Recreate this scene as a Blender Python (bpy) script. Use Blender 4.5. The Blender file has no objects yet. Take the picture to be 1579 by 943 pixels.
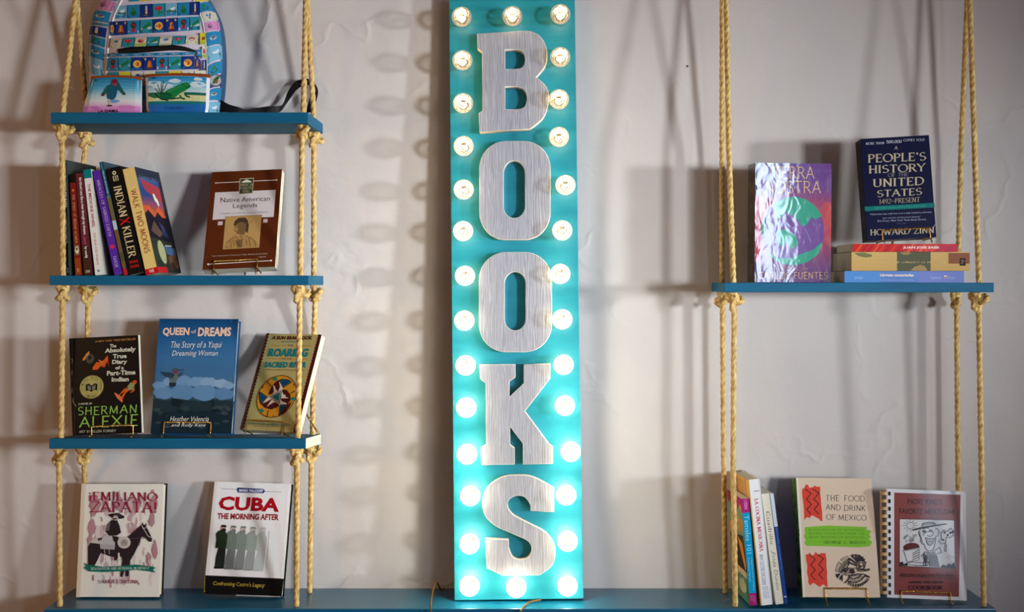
import bpy, bmesh, math, random
from mathutils import Matrix, Vector
from math import sin, cos, pi, radians as rad
random.seed(7)
S = bpy.context.scene
COL = S.collection

# ------------------------------------------------------------------ camera, light, exposure
F, CX, CY, CZ = 1840.0, 820.0, 436.0, 1.45      # focal length and optical axis in pixels, eye height
cam = bpy.data.cameras.new('camera'); camo = bpy.data.objects.new('camera', cam); COL.objects.link(camo)
camo.location = (0, 0, CZ); camo.rotation_euler = (pi/2, 0, 0)
cam.sensor_width = 36; cam.lens = 36*F/1579
cam.shift_x = -(CX-789.5)/1579; cam.shift_y = -(471.5-CY)/1579
cam.clip_start = 0.05
S.camera = camo

def light(name, kind, loc, target, power, col, size=0.3, size_y=None, spread=180):
    l = bpy.data.lights.new(name, kind); l.energy = power; l.color = col
    o = bpy.data.objects.new(name, l); COL.objects.link(o); o.location = loc
    if kind == 'AREA':
        l.shape = 'RECTANGLE'; l.spread = spread*math.pi/180; l.size = size; l.size_y = size_y or size
        o.rotation_euler = (Vector(target)-Vector(loc)).to_track_quat('-Z', 'Y').to_euler()
    return o
# daylight from the shop's windows: two narrow panes to the right; then two added fill lights
light('window_light_side', 'AREA', (4.9, -0.3, 1.55), (-.33, 2.6, 1.42), 3.2, (.93, .99, 1), .30, .34, 21)
light('window_light_front', 'AREA', (3.0, -1.1, 1.5), (-.28, 2.6, 1.48), 6.6, (.90, .96, 1), .42, .46, 36)
light('glare_strip_light', 'AREA', (2.50, -2.7, 1.7), (.0, 2.6, 1.0), 1.9, (.62, .80, 1), .17, 1.3, 50)  # unseen strip added for the glare on the plastic jacket and some cool fill
light('warm_fill_light', 'AREA', (-2.4, .9, 1.45), (-1.0, 2.6, 1.3), 9.4, (1, .55, .18), .5, .5)  # unseen light added to warm the left part of the wall
W = bpy.data.worlds.new('world'); S.world = W; W.use_nodes = True
W.node_tree.nodes['Background'].inputs[0].default_value = (1, .62, .76, 1)
W.node_tree.nodes['Background'].inputs[1].default_value = .072
S.view_settings.view_transform = 'Standard'
try: S.view_settings.look = 'None'
except Exception: pass
S.view_settings.gamma = 1; S.view_settings.use_curve_mapping = False
S.view_settings.exposure = 0.0
S.cycles.use_denoising = True
S.cycles.max_bounces = 8; S.cycles.transparent_max_bounces = 12

# ------------------------------------------------------------------ helpers
def P(px, py, L): return Vector(((px-CX)*L/F, L, CZ+(CY-py)*L/F))
def lin(c):
    return tuple((v/255/12.92 if v/255 <= .04045 else ((v/255+.055)/1.055)**2.4) for v in c[:3])
class Nd:
    def __init__(s, name, rough=.5, metal=0, col=(200, 200, 200), spec=.25):
        s.m = bpy.data.materials.new(name); s.m.use_nodes = True; s.t = s.m.node_tree
        s.b = s.t.nodes['Principled BSDF']; s.l = s.t.links.new
        s.b.inputs['Base Color'].default_value = (*lin(col), 1)
        s.b.inputs['Roughness'].default_value = rough; s.b.inputs['Specular IOR Level'].default_value = spec; s.b.inputs['Metallic'].default_value = metal
    def n(s, typ, **kw):
        n = s.t.nodes.new('ShaderNode'+typ)
        for k, v in kw.items():
            if k in n.inputs: n.inputs[k].default_value = v
            else: setattr(n, k, v)
        return n
    def ramp(s, fac, stops):
        r = s.n('ValToRGB'); e = r.color_ramp.elements
        while len(e) < len(stops): e.new(.5)
        for q, (p, c) in zip(e, stops): q.position = p; q.color = (*lin(c), 1)
        s.l(fac, r.inputs[0]); return r.outputs[0]
    def bump(s, h, strength=.3, dist=.002):
        b = s.n('Bump', Strength=strength, Distance=dist); s.l(h, b.inputs['Height']); s.l(b.outputs[0], s.b.inputs['Normal']); return b
    def coord(s, scale=(1, 1, 1)):
        c = s.n('TexCoord'); m = s.n('Mapping'); m.inputs['Scale'].default_value = scale
        s.l(c.outputs['Object'], m.inputs[0]); return m.outputs[0]
    def noise(s, scale, vec=None, detail=4, **kw):
        n = s.n('TexNoise', Scale=scale, Detail=detail, **kw)
        s.l(vec or s.coord(), n.inputs['Vector']); return n.outputs['Fac']
def plaster():
    k = Nd('plaster', .8, 0, (206, 199, 197)); v = k.coord()
    a = k.noise(14, v, 5); b = k.noise(3.5, v, 2)
    k.l(k.ramp(b, [(.3, (204, 197, 195)), (.7, (212, 205, 202))]), k.b.inputs['Base Color'])
    d = k.noise(5, v, 3)                                    # trowel ridges: thin contour lines of a noise
    r = k.ramp(d, [(.47, (0, 0, 0)), (.5, (255, 255, 255)), (.53, (0, 0, 0))])
    mx = k.n('Math', operation='MULTIPLY'); k.l(r, mx.inputs[0]); k.l(k.ramp(b, [(.5, (0, 0, 0)), (.62, (255, 255, 255))]), mx.inputs[1])
    ad = k.n('Math', operation='MULTIPLY_ADD'); k.l(mx.outputs[0], ad.inputs[0]); ad.inputs[1].default_value = .5; k.l(a, ad.inputs[2])
    k.bump(ad.outputs[0], .5, .005); return k.m
def paint(name, col, rough=.42, var=8, spec=.25):
    k = Nd(name, rough, 0, col, spec); n = k.noise(6, k.coord((1, 1, 6)), 4)
    k.l(k.ramp(n, [(.3, tuple(max(0, c-var) for c in col)), (.7, tuple(min(255, c+var) for c in col))]), k.b.inputs['Base Color'])
    k.bump(k.noise(90, k.coord((.15, 1, 1)), 3), .12, .001); return k.m
def rope_mat():
    k = Nd('sisal', .75, 0, (205, 170, 105)); n = k.noise(220, k.coord((1, 1, .25)), 3)
    k.l(k.ramp(n, [(.25, (160, 118, 58)), (.5, (212, 176, 110)), (.75, (238, 212, 152))]), k.b.inputs['Base Color'])
    k.bump(n, .6, .0015); return k.m
def wood_grey():
    k = Nd('whitewashed_wood', .55, 0, (172, 171, 176)); v = k.coord((1, 1, .09))
    w = k.n('TexWave', Scale=80, Distortion=14, Detail=3, bands_direction='X'); w.inputs['Detail Scale'].default_value = 1.2
    k.l(v, w.inputs['Vector']); n = k.noise(120, k.coord((1, 1, .06)), 4)
    mx = k.n('Math', operation='MULTIPLY'); k.l(w.outputs['Fac'], mx.inputs[0]); k.l(n, mx.inputs[1])
    k.l(k.ramp(mx.outputs[0], [(.05, (150, 151, 162)), (.3, (164, 165, 176)), (.6, (178, 180, 190))]), k.b.inputs['Base Color'])
    k.bump(mx.outputs[0], .35, .0012); return k.m
def printed(name, rough, bump=0, coat=0):
    k = Nd(name, rough, spec=.1); a = k.n('Attribute', attribute_name='print'); k.l(a.outputs['Color'], k.b.inputs['Base Color'])
    if bump and coat >= 1:
        cb = k.n('Bump', Strength=.085, Distance=.004); k.l(k.noise(38, k.coord((1, 1, .6)), 2, Distortion=.6), cb.inputs['Height']); k.l(cb.outputs[0], k.b.inputs['Coat Normal'])
    if bump: k.bump(k.noise(38, k.coord((1, 1, .6)), 2, Distortion=.6), bump, .004)
    k.b.inputs['Coat Weight'].default_value = coat; k.b.inputs['Coat Roughness'].default_value = .07
    return k.m
def pages_mat():
    k = Nd('page_block', .85, 0, (226, 218, 198)); w = k.n('TexWave', Scale=420, Distortion=.5, bands_direction='Y')
    k.l(k.coord(), w.inputs['Vector'])
    k.l(k.ramp(w.outputs['Fac'], [(0, (205, 196, 172)), (1, (236, 229, 212))]), k.b.inputs['Base Color']); return k.m
def brass_mat():
    k = Nd('brass', .22, 1, (214, 172, 92)); return k.m
def glass_mat():
    k = Nd('bulb_glass'); t = k.t; t.nodes.remove(k.b); out = t.nodes['Material Output']
    tr = k.n('BsdfTransparent'); tr.inputs[0].default_value = (.95, .95, .92, 1)
    gl = k.n('BsdfGlossy', Roughness=.06); fr = k.n('LayerWeight', Blend=.35)
    bp = k.n('Bump', Strength=.5, Distance=.002); k.l(k.noise(150, k.coord(), 1), bp.inputs['Height'])
    k.l(bp.outputs[0], gl.inputs['Normal'])
    mx = k.n('MixShader'); k.l(fr.outputs['Fresnel'], mx.inputs[0]); k.l(tr.outputs[0], mx.inputs[1]); k.l(gl.outputs[0], mx.inputs[2])
    em = k.n('Emission'); oi = k.n('ObjectInfo'); k.l(k.ramp(k.noise(130, k.coord(), 2), [(.32, (214, 150, 70)), (.42, (250, 222, 170)), (.56, (255, 250, 236))]), em.inputs[0])
    mu = k.n('Math', operation='MULTIPLY'); k.l(oi.outputs['Alpha'], mu.inputs[0]); mu.inputs[1].default_value = 1.45; k.l(mu.outputs[0], em.inputs[1])
    ad = k.n('AddShader'); k.l(mx.outputs[0], ad.inputs[0]); k.l(em.outputs[0], ad.inputs[1]); k.l(ad.outputs[0], out.inputs[0]); return k.m
def emit_mat(name, col, st):
    k = Nd(name); k.b.inputs['Emission Color'].default_value = (*lin(col), 1); k.b.inputs['Emission Strength'].default_value = st; return k.m
TEAL = (0, 112, 150)
M = dict(plaster=plaster(), teal=paint('teal_shelf_paint', (0, 92, 128), .6), ledge=paint('teal_ledge_paint', (0, 92, 128), .3, 6, 1.), board=paint('teal_sign_paint', (24, 130, 152), .42, 8, .5),
    raw=paint('bare_primed_wood', (232, 222, 200), .7), rope=rope_mat(), wood=wood_grey(), edge=paint('letter_edge', (226, 218, 206), .6),
    matte=printed('matte_print', .55), gloss=printed('glossy_print', .34, 0, .03), jacket=printed('plastic_jacket', .30, .34, 1),
    film=printed('film_jacket', .45, .04, .12), vinyl=printed('printed_vinyl', .42, .04, .08), pages=pages_mat(), brass=brass_mat(), glass=glass_mat(),
    filament=emit_mat('filament', (255, 205, 120), 14), black=paint('black_webbing', (14, 13, 14), .6, 3), socket=paint('black_socket', (16, 14, 12), .4, 3),
    leather=paint('brown_leather', (140, 66, 24), .5), white_vinyl=paint('white_vinyl', (232, 230, 230), .4, 4), steel=Nd('nickel', .25, 1, (205, 200, 190)).m,
    floor=paint('floor_boards', (120, 96, 74), .6), comb=paint('tan_comb', (214, 178, 130), .45), cord=paint('brown_cord', (96, 66, 28), .4, 10),
    resin=paint('picture_charm', (222, 206, 170), .2, 6))

def empty(name, loc, label, cat, group=None, rot=None):
    o = bpy.data.objects.new(name, None); COL.objects.link(o); o.location = loc; o.empty_display_size = .03
    if rot is not None: o.rotation_euler = rot
    return tag(o, label, cat, group)
def tag(o, label=None, cat=None, group=None, kind=None):
    for k, v in (('label', label), ('category', cat), ('group', group), ('kind', kind)):
        if v: o[k] = v
    return o
class MB:
    """collects vertices, faces, print colours and material slots; build() links ONE mesh object"""
    def __init__(s): s.v, s.f, s.c, s.k = [], [], [], []
    def add(s, vs, fs, col=(200, 200, 200), slot=0):
        b = len(s.v); s.v += [tuple(p) for p in vs]
        for f in fs: s.f.append([b+i for i in f]); s.c.append(col); s.k.append(slot)
    def box(s, a, b, col=(200, 200, 200), slot=0, mat=None, ch=0):
        if ch:
            bm = bmesh.new(); bmesh.ops.create_cube(bm, size=1)
            for v in bm.verts: v.co = Vector([(a[i]+b[i])/2+v.co[i]*(b[i]-a[i]) for i in range(3)])
            bmesh.ops.bevel(bm, geom=list(bm.edges), offset=ch, segments=2, profile=.6, affect='EDGES')
            bm.verts.index_update(); vs = [v.co.copy() for v in bm.verts]; fs = [[v.index for v in f.verts] for f in bm.faces]; bm.free()
        else:
            vs = [Vector((x, y, z)) for x in (a[0], b[0]) for y in (a[1], b[1]) for z in (a[2], b[2])]
            fs = [(0, 1, 3, 2), (4, 6, 7, 5), (0, 4, 5, 1), (2, 3, 7, 6), (0, 2, 6, 4), (1, 5, 7, 3)]
        if mat: vs = [mat @ v for v in vs]
        s.add(vs, fs, col, slot)
    def tube(s, pts, r, n=8, col=(200, 200, 200), slot=0, lobes=0, pitch=.04, cap=True, phase=0):
        pts = [Vector(p) for p in pts]; d = 0; up = None; vs = []; fs = []
        for i, p in enumerate(pts):
            t = (pts[min(i+1, len(pts)-1)]-pts[max(i-1, 0)]).normalized()
            if up is None: up = t.orthogonal().normalized()
            up = (up-t*up.dot(t)).normalized(); sd = t.cross(up)
            if i: d += (p-pts[i-1]).length
            rr = r[i] if isinstance(r, (list, tuple)) else r
            for j in range(n):
                a = 2*pi*j/n
                if lobes:
                    q = rr*(.70+.30*abs(cos(lobes*a/2))); a += phase+2*pi*d/pitch
                else: q = rr
                vs.append(p+up*q*cos(a)+sd*q*sin(a))
            if i:
                o = (i-1)*n
                for j in range(n): fs.append((o+j, o+(j+1) % n, o+n+(j+1) % n, o+n+j))
        if cap: fs += [tuple(range(n-1, -1, -1)), tuple(range(len(vs)-n, len(vs)))]
        s.add(vs, fs, col, slot)
    def build(s, name, mats, parent=None, smooth=False, loc=None):
        me = bpy.data.meshes.new(name); org = Vector(loc) if loc is not None else Vector((0, 0, 0))
        me.from_pydata([Vector(p)-org for p in s.v], [], s.f)
        for m in (mats if isinstance(mats, (list, tuple)) else [mats]): me.materials.append(m)
        at = me.color_attributes.new('print', 'FLOAT_COLOR', 'CORNER'); i = 0; buf = []
        for f, c in zip(s.f, s.c):
            if isinstance(c, list): buf += [x for q in c for x in (*lin(q), 1)]
            else: buf += [*lin(c), 1]*len(f)
        at.data.foreach_set('color', buf)
        for p, k in zip(me.polygons, s.k): p.material_index = k; p.use_smooth = smooth
        me.update()
        o = bpy.data.objects.new(name, me); COL.objects.link(o)
        if loc is not None: o.location = org
        if parent: o.parent = parent
        return o
def struct(o): o['kind'] = 'structure'; return o
def smoothpath(pts, n=8):
    pts = [Vector(p) for p in pts]; out = []
    for i in range(len(pts)-1):
        a, b, c, d = pts[max(i-1, 0)], pts[i], pts[i+1], pts[min(i+2, len(pts)-1)]
        for k in range(n):
            t = k/n
            out.append(.5*((2*b)+(c-a)*t+(2*a-5*b+4*c-d)*t*t+(3*b-a-3*c+d)*t**3))
    return out+[pts[-1]]

# ------------------------------------------------------------------ lettering
_tc = {}
def font_polys(s, off=0.0):
    """outline of a line of text in the built-in typeface as 2-D points and faces"""
    if (s, off) in _tc: return _tc[(s, off)]
    cu = bpy.data.curves.new('lettering', 'FONT'); cu.body = s; cu.resolution_u = 2; cu.offset = off
    o = bpy.data.objects.new('lettering', cu); COL.objects.link(o)
    me = bpy.data.meshes.new_from_object(o.evaluated_get(bpy.context.evaluated_depsgraph_get()))
    r = ([(v.co.x, v.co.y) for v in me.vertices], [tuple(p.vertices) for p in me.polygons])
    bpy.data.objects.remove(o); bpy.data.meshes.remove(me); bpy.data.curves.remove(cu)
    _tc[(s, off)] = r; return r
def ar(cx, cy, rx, ry, a0, a1, n=9): return [(cx+rx*cos(rad(a0+(a1-a0)*i/n)), cy+ry*sin(rad(a0+(a1-a0)*i/n))) for i in range(n+1)]
O_ = lambda w: [ar(w/2, .5, w/2, .5, 90, 450, 20)]
GL = {'A': (.7, [[(0, 0), (.35, 1)], [(.35, 1), (.7, 0)], [(.13, .36), (.57, .36)]]),
 'B': (.56, [[(.08, 0), (.08, 1)], [(0, 1), (.3, 1)]+ar(.3, .76, .22, .24, 90, -90)+[(.08, .52)], [(.3, .52)]+ar(.3, .26, .26, .26, 90, -90)+[(0, 0)]]),
 'C': (.66, [ar(.4, .5, .4, .5, 48, 312, 16)]), 'D': (.7, [[(.08, 0), (.08, 1)], [(0, 1), (.3, 1)]+ar(.3, .5, .4, .5, 90, -90, 12)+[(0, 0)]]),
 'E': (.52, [[(.08, 0), (.08, 1)], [(0, 1), (.5, 1)], [(.08, .52), (.42, .52)], [(0, 0), (.52, 0)]]),
 'F': (.5, [[(.08, 0), (.08, 1)], [(0, 1), (.5, 1)], [(.08, .5), (.42, .5)]]),
 'G': (.7, [ar(.4, .5, .4, .5, 48, 330, 16), [(.7, 0.05), (.7, .42)], [(.5, .42), (.74, .42)]]),
 'H': (.68, [[(.08, 0), (.08, 1)], [(.6, 0), (.6, 1)], [(.08, .52), (.6, .52)]]), 'I': (.2, [[(.1, 0), (.1, 1)]]),
 'J': (.36, [[(.28, 1), (.28, .16)]+ar(.1, .16, .18, .2, 0, -120, 6)]),
 'K': (.64, [[(.08, 0), (.08, 1)], [(.56, 1), (.1, .46)], [(.22, .58), (.62, 0)]]), 'L': (.5, [[(.08, 0), (.08, 1)], [(0, 0), (.5, 0)]]),
 'M': (.86, [[(.08, 0), (.12, 1)], [(.12, 1), (.43, .1)], [(.43, .1), (.74, 1)], [(.74, 1), (.78, 0)]]),
 'N': (.7, [[(.08, 0), (.08, 1)], [(.08, 1), (.62, 0)], [(.62, 0), (.62, 1)]]), 'O': (.8, O_(.8)),
 'P': (.54, [[(.08, 0), (.08, 1)], [(0, 1), (.28, 1)]+ar(.28, .74, .24, .26, 90, -90)+[(.08, .48)]]),
 'Q': (.8, O_(.8)+[[(.45, .2), (.8, -.12)]]),
 'R': (.62, [[(.08, 0), (.08, 1)], [(0, 1), (.28, 1)]+ar(.28, .75, .24, .25, 90, -90)+[(.08, .5)], [(.28, .5), (.62, 0)]]),
 'S': (.52, [ar(.27, .75, .22, .25, 40, 260, 12)+ar(.26, .26, .26, .26, 80, -140, 12)]), 'T': (.62, [[(.31, 0), (.31, 1)], [(0, 1), (.62, 1)]]),
 'U': (.68, [[(.08, 1), (.08, .3)]+ar(.34, .3, .26, .3, 180, 360, 10)+[(.6, 1)]]), 'V': (.68, [[(0, 1), (.34, 0)], [(.34, 0), (.68, 1)]]),
 'W': (1., [[(0, 1), (.26, 0)], [(.26, 0), (.5, .9)], [(.5, .9), (.74, 0)], [(.74, 0), (1, 1)]]), 'X': (.66, [[(0, 1), (.66, 0)], [(.66, 1), (0, 0)]]),
 'Y': (.64, [[(0, 1), (.32, .48)], [(.64, 1), (.32, .48)], [(.32, .48), (.32, 0)]]), 'Z': (.6, [[(.02, 1), (.6, 1)], [(.6, 1), (0, 0)], [(0, 0), (.6, 0)]]),
 '1': (.3, [[(.16, 0), (.16, 1)], [(.16, 1), (.02, .85)]]), '2': (.5, [ar(.25, .74, .24, .26, 170, -40, 10)+[(0, 0), (.5, 0)]]),
 '4': (.56, [[(.4, 0), (.4, 1)], [(.4, 1), (0, .3)], [(0, .3), (.56, .3)]]), '9': (.5, [ar(.25, .68, .22, .3, 0, 360, 14), [(.47, .68), (.3, 0)]]),
 '5': (.5, [[(.46, 1), (.1, 1), (.06, .58)]+ar(.24, .33, .24, .33, 110, -150, 10)]), '0': (.56, O_(.56)),
 '!': (.2, [[(.1, .3), (.1, 1)], [(.1, 0), (.1, .08)]]), '¡': (.2, [[(.1, -.1), (.1, .6)], [(.1, .8), (.1, .88)]]), "'": (.16, [[(.08, .8), (.08, 1)]]), '-': (.5, [[(0, .42), (.5, .42)]]),
 ',': (.16, [[(.08, .05), (.04, -.14)]]), '.': (.16, [[(.08, 0), (.08, .07)]]), ' ': (.34, [])}
def stroke_polys(s, t=.1, contrast=1., serif=0, gap=.16, jit=0):
    V, Fc = [], []; x = 0; R = random.Random(s)
    def q(*p): b = len(V); V.extend(p); Fc.append((b, b+1, b+2, b+3))
    for ch in s:
        w, st = GL[ch]; jy = R.uniform(-jit, jit)
        for pl in st:
            pl = [(x+a+R.uniform(-jit, jit)*.5, b+jy) for a, b in pl]
            for i in range(len(pl)-1):
                (ax, ay), (bx, by) = pl[i], pl[i+1]; L = math.hypot(bx-ax, by-ay)
                if L < 1e-6: continue
                dx, dy = (bx-ax)/L, (by-ay)/L
                h = t/2*(contrast+(1-contrast)*abs(dy)**1.5)
                if contrast < 1 and dx*dy > .2: h *= .62           # thin upstroke of a roman capital
                e = h*.35; q((ax-dx*e-dy*h, ay-dy*e+dx*h), (ax-dx*e+dy*h, ay-dy*e-dx*h), (bx+dx*e+dy*h, by+dy*e-dx*h), (bx+dx*e-dy*h, by+dy*e+dx*h))
            if serif and ch not in "!¡',.-":
                for e, o in ((0, 1), (-1, -2)):
                    ax, ay = pl[e]; bx, by = pl[o]; L = math.hypot(bx-ax, by-ay) or 1
                    if abs(by-ay)/L > .6 and (abs(ay-jy) < .02 or abs(ay-jy-1) < .02):
                        k = serif; h = t*.22; q((ax-k, ay-h), (ax+k, ay-h), (ax+k, ay+h), (ax-k, ay+h))
                    elif abs(bx-ax)/L > .95 and ch in 'EFLTZ' and abs(ax-x) > .01:
                        d = -1 if ay-jy > .8 else 1
                        if ay-jy > .8 or ay-jy < .2: q((ax-t*.25, ay), (ax+t*.1, ay), (ax+t*.1, ay+d*.2), (ax-t*.1, ay+d*.2))
        x += w+gap
    return V, Fc
FONTS = {'sans': lambda s: font_polys(s), 'bold': lambda s: font_polys(s, .022), 'heavy': lambda s: font_polys(s, .04), 'light': lambda s: font_polys(s, -.008),
 'serif': lambda s: stroke_polys(s, .15, .55, .11), 'serifb': lambda s: stroke_polys(s, .22, .4, .15, .2), 'thin': lambda s: stroke_polys(s, .075),
 'round': lambda s: stroke_polys(s, .13), 'handb': lambda s: stroke_polys(s, .17, 1, 0, .2, .035), 'hand': lambda s: stroke_polys(s, .10, 1, 0, .2, .035), 'brush': lambda s: stroke_polys(s, .15, .75, 0, .18, .05)}

# ------------------------------------------------------------------ printed artwork on a surface
def homography(q):
    """maps the four corners q (TL TR BR BL) to the unit square"""
    (x0, y0), (x1, y1), (x2, y2), (x3, y3) = q
    dx1, dx2, dx3 = x1-x2, x3-x2, x0-x1+x2-x3; dy1, dy2, dy3 = y1-y2, y3-y2, y0-y1+y2-y3
    den = dx1*dy2-dx2*dy1; g = (dx3*dy2-dx2*dy3)/den; h = (dx1*dy3-dx3*dy1)/den
    m = Matrix(((x1-x0+g*x1, x3-x0+h*x3, x0), (y1-y0+g*y1, y3-y0+h*y3, y0), (g, h, 1))).inverted()
    def f(p):
        v = m @ Vector((p[0], p[1], 1)); return v.x/v.z, v.y/v.z
    return f
class Art:
    """flat print; points are given in the frame of the four corners `quad`, `surf(u, v, lift)` puts them on the object"""
    def __init__(s, mb, quad, surf, slot=0, step=.000014, start=.00005, sub=None):
        s.mb, s.h, s.surf, s.slot, s.z, s.step, s.sub = mb, homography(quad), surf, slot, start, step, sub
    def raw(s, pts, faces, col):
        s.z += s.step
        if not isinstance(col, list):
            s.mb.add([s.surf(*s.h(p), s.z) for p in pts], faces, col, s.slot)
        else: s.mb.add([s.surf(*s.h(p), s.z) for p in pts], faces, col, s.slot)
    def poly(s, pts, col): s.raw(pts, [tuple(range(len(pts)))], col)
    def rect(s, x0, y0, x1, y1, col): s.quad([(x0, y0), (x1, y0), (x1, y1), (x0, y1)], col)
    def quad(s, q, col):
        n = s.sub
        if not n: return s.poly(q, col)
        a, b, c, d = [Vector(p) for p in q]
        g = [[(a*(1-i/n)+b*i/n)*(1-j/n)+(d*(1-i/n)+c*i/n)*j/n for i in range(n+1)] for j in range(n+1)]
        s.raw([p for r in g for p in r], [(j*(n+1)+i, j*(n+1)+i+1, (j+1)*(n+1)+i+1, (j+1)*(n+1)+i) for i in range(n) for j in range(n)], col)
    def grad(s, q, cols):
        """bands blending through cols from top edge to bottom edge of quad q"""
        a, b, c, d = [Vector(p) for p in q]; n = len(cols)-1; s.z += s.step
        for i in range(n):
            t0, t1 = i/n, (i+1)/n
            pts = [a.lerp(d, t0), b.lerp(c, t0), b.lerp(c, t1), a.lerp(d, t1)]
            s.mb.add([s.surf(*s.h(p), s.z) for p in pts], [(0, 1, 2, 3)], [cols[i], cols[i], cols[i+1], cols[i+1]], s.slot)
    def ell(s, cx, cy, rx, ry, col, n=20, rot=0, a0=0, a1=360):
        c, d = cos(rad(rot)), sin(rad(rot)); full = a1-a0 >= 360
        p = [(cos(rad(a0+(a1-a0)*i/n))*rx, sin(rad(a0+(a1-a0)*i/n))*ry) for i in range(n if full else n+1)]
        s.poly([(cx+x*c-y*d, cy+x*d+y*c) for x, y in p], col)
    def ring(s, cx, cy, rx, ry, w, col, n=28):
        p = [(cx+(rx-k)*cos(2*pi*i/n), cy+(ry-k)*sin(2*pi*i/n)) for i in range(n) for k in (0, w)]
        s.raw(p, [(2*i, 2*((i+1) % n), 2*((i+1) % n)+1, 2*i+1) for i in range(n)], col)
    def line(s, pts, w, col):
        V, Fc = [], []
        for (ax, ay), (bx, by) in zip(pts, pts[1:]):
            L = math.hypot(bx-ax, by-ay) or 1; dx, dy = (bx-ax)/L, (by-ay)/L; h = w/2; b = len(V); e = h*.4
            V += [(ax-dx*e-dy*h, ay-dy*e+dx*h), (ax-dx*e+dy*h, ay-dy*e-dx*h), (bx+dx*e+dy*h, by+dy*e-dx*h), (bx+dx*e-dy*h, by+dy*e+dx*h)]; Fc.append((b, b+1, b+2, b+3))
        s.raw(V, Fc, col)
    def text(s, t, x0, y0, x1, y1, col, font='sans', shear=0, dy=0):
        """fills the box (x0, y0)-(x1, y1); dy raises or lowers the right end"""
        V, Fc = FONTS[font](t)
        if not V: return
        V = [(x+y*shear, y) for x, y in V]
        ax, bx = min(p[0] for p in V), max(p[0] for p in V); ay, by = min(p[1] for p in V), max(p[1] for p in V)
        V = [((x-ax)/(bx-ax), (by-y)/(by-ay)) for x, y in V]
        s.raw([(x0+u*(x1-x0), y0+v*(y1-y0)+u*dy) for u, v in V], Fc, col)
    def lines(s, x0, y0, x1, y1, n, col, fill=.55, words=6):
        """rows of print too small to read in the photograph"""
        R = random.Random(int(x0*7+y0)); h = (y1-y0)/n
        for i in range(n):
            x = x0
            while x < x1-1e-6:
                w = min(x1-x, (x1-x0)*R.uniform(.5, 1.3)/words); s.rect(x, y0+i*h, x+w*.86, y0+i*h+h*fill, col); x += w
    def blob(s, cx, cy, rx, ry, col, n=14, rough=.25, seed=1):
        R = random.Random(seed); s.poly([(cx+rx*cos(2*pi*i/n)*(1+R.uniform(-rough, rough)), cy+ry*sin(2*pi*i/n)*(1+R.uniform(-rough, rough))) for i in range(n)], col)

# ------------------------------------------------------------------ the setting
b = MB(); b.box((-3.2, 2.61, 0), (4.2, 2.75, 3.0)); struct(b.build('wall_back', M['plaster']))
b = MB(); b.box((-3.2, -3.2, -.1), (4.2, 2.75, 0)); struct(b.build('floor', M['floor']))
LEDGE = .7829
b = MB(); b.box((-1.0, 2.445, LEDGE-.042), (.952, 2.61, LEDGE), ch=.002)
tag(b.build('wall_ledge', M['ledge']), 'long teal painted ledge along the bottom, carrying the lit sign and the lowest books', 'shelf')

def holes(o, spots, r=.0106):
    """bores rope holes through a board"""
    b = MB()
    for x, y in spots: b.tube([(x, y, -.1), (x, y, .1)], r, 16)
    c = b.build('bore', M['teal']); m = o.modifiers.new('b', 'BOOLEAN'); m.object = c; m.operation = 'DIFFERENCE'; m.solver = 'EXACT'
    c.matrix_world = o.matrix_world.copy()
    bpy.context.view_layer.update()
    me = bpy.data.meshes.new_from_object(o.evaluated_get(bpy.context.evaluated_depsgraph_get()))
    o.modifiers.clear(); old = o.data; o.data = me; me.name = old.name; bpy.data.meshes.remove(old)
    cm = c.data; bpy.data.objects.remove(c); bpy.data.meshes.remove(cm)
SHELF = {}
def shelf(key, pxl, pxr, pytop, label, tilt=0, th=.021, bare=False, hole_px=(), skew=0):
    a = P(pxl, pytop, 2.42); w = (pxr-pxl)*2.42/F
    b = MB(); b.box((0, 0, -th), (w, .172, 0), ch=.0016)
    o = b.build('hanging_shelf', [M['teal'], M['raw']]); o.location = a; o.rotation_euler = (-rad(tilt), 0, 0)
    bpy.context.view_layer.update()
    holes(o, [(x-a.x, y-a.y) for x, y in hole_px])
    if bare:
        o.data.materials.clear(); o.data.materials.append(M['teal']); o.data.materials.append(M['raw'])
        for p in o.data.polygons: p.material_index = 1 if p.normal.x > .8 and p.center.x > w-.004 else 0
    tag(o, label, 'shelf', None); SHELF[key] = (a.z, tan_(tilt))
    return o
def tan_(t): return math.tan(rad(t))
def shelf_z(key, y):
    if key == 'ledge': return LEDGE
    if isinstance(key, float): return key
    z, t = SHELF[key]; return z-(y-2.42)*t
LF, LB = 2.448, 2.566                           # distances of the front and back ropes
def hx(px, L): return ((px-CX)*L/F, L)
shelf('s1', 78, 475, 173, 'topmost teal shelf of the left rope unit, with the patterned backpack on it', 0, .0225, hole_px=[hx(97, LF), hx(133.5, LB), hx(466, LF), hx(483.5, LB)])
shelf('s2', 76, 476, 424.5, 'second teal shelf from the top on the left, with a row of leaning spines', 0, .0195, hole_px=[hx(97, LF), hx(127, LB), hx(463, LF-.008), hx(484, LB)])
shelf('s3', 76, 472, 675.5, 'third teal shelf on the left, with a bare white end', 4.4, .021, True, hole_px=[hx(94.5, LF), hx(132, LB), hx(459.5, LF-.013), hx(482, LB)])
shelf('r1', 1117, 1533, 435.5, 'single teal hanging shelf of the right rope unit, under the purple book', 0, .0195, hole_px=[hx(1131, LF), hx(1113.5, LB), hx(1509.5, LF), hx(1477, LB)])

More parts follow.
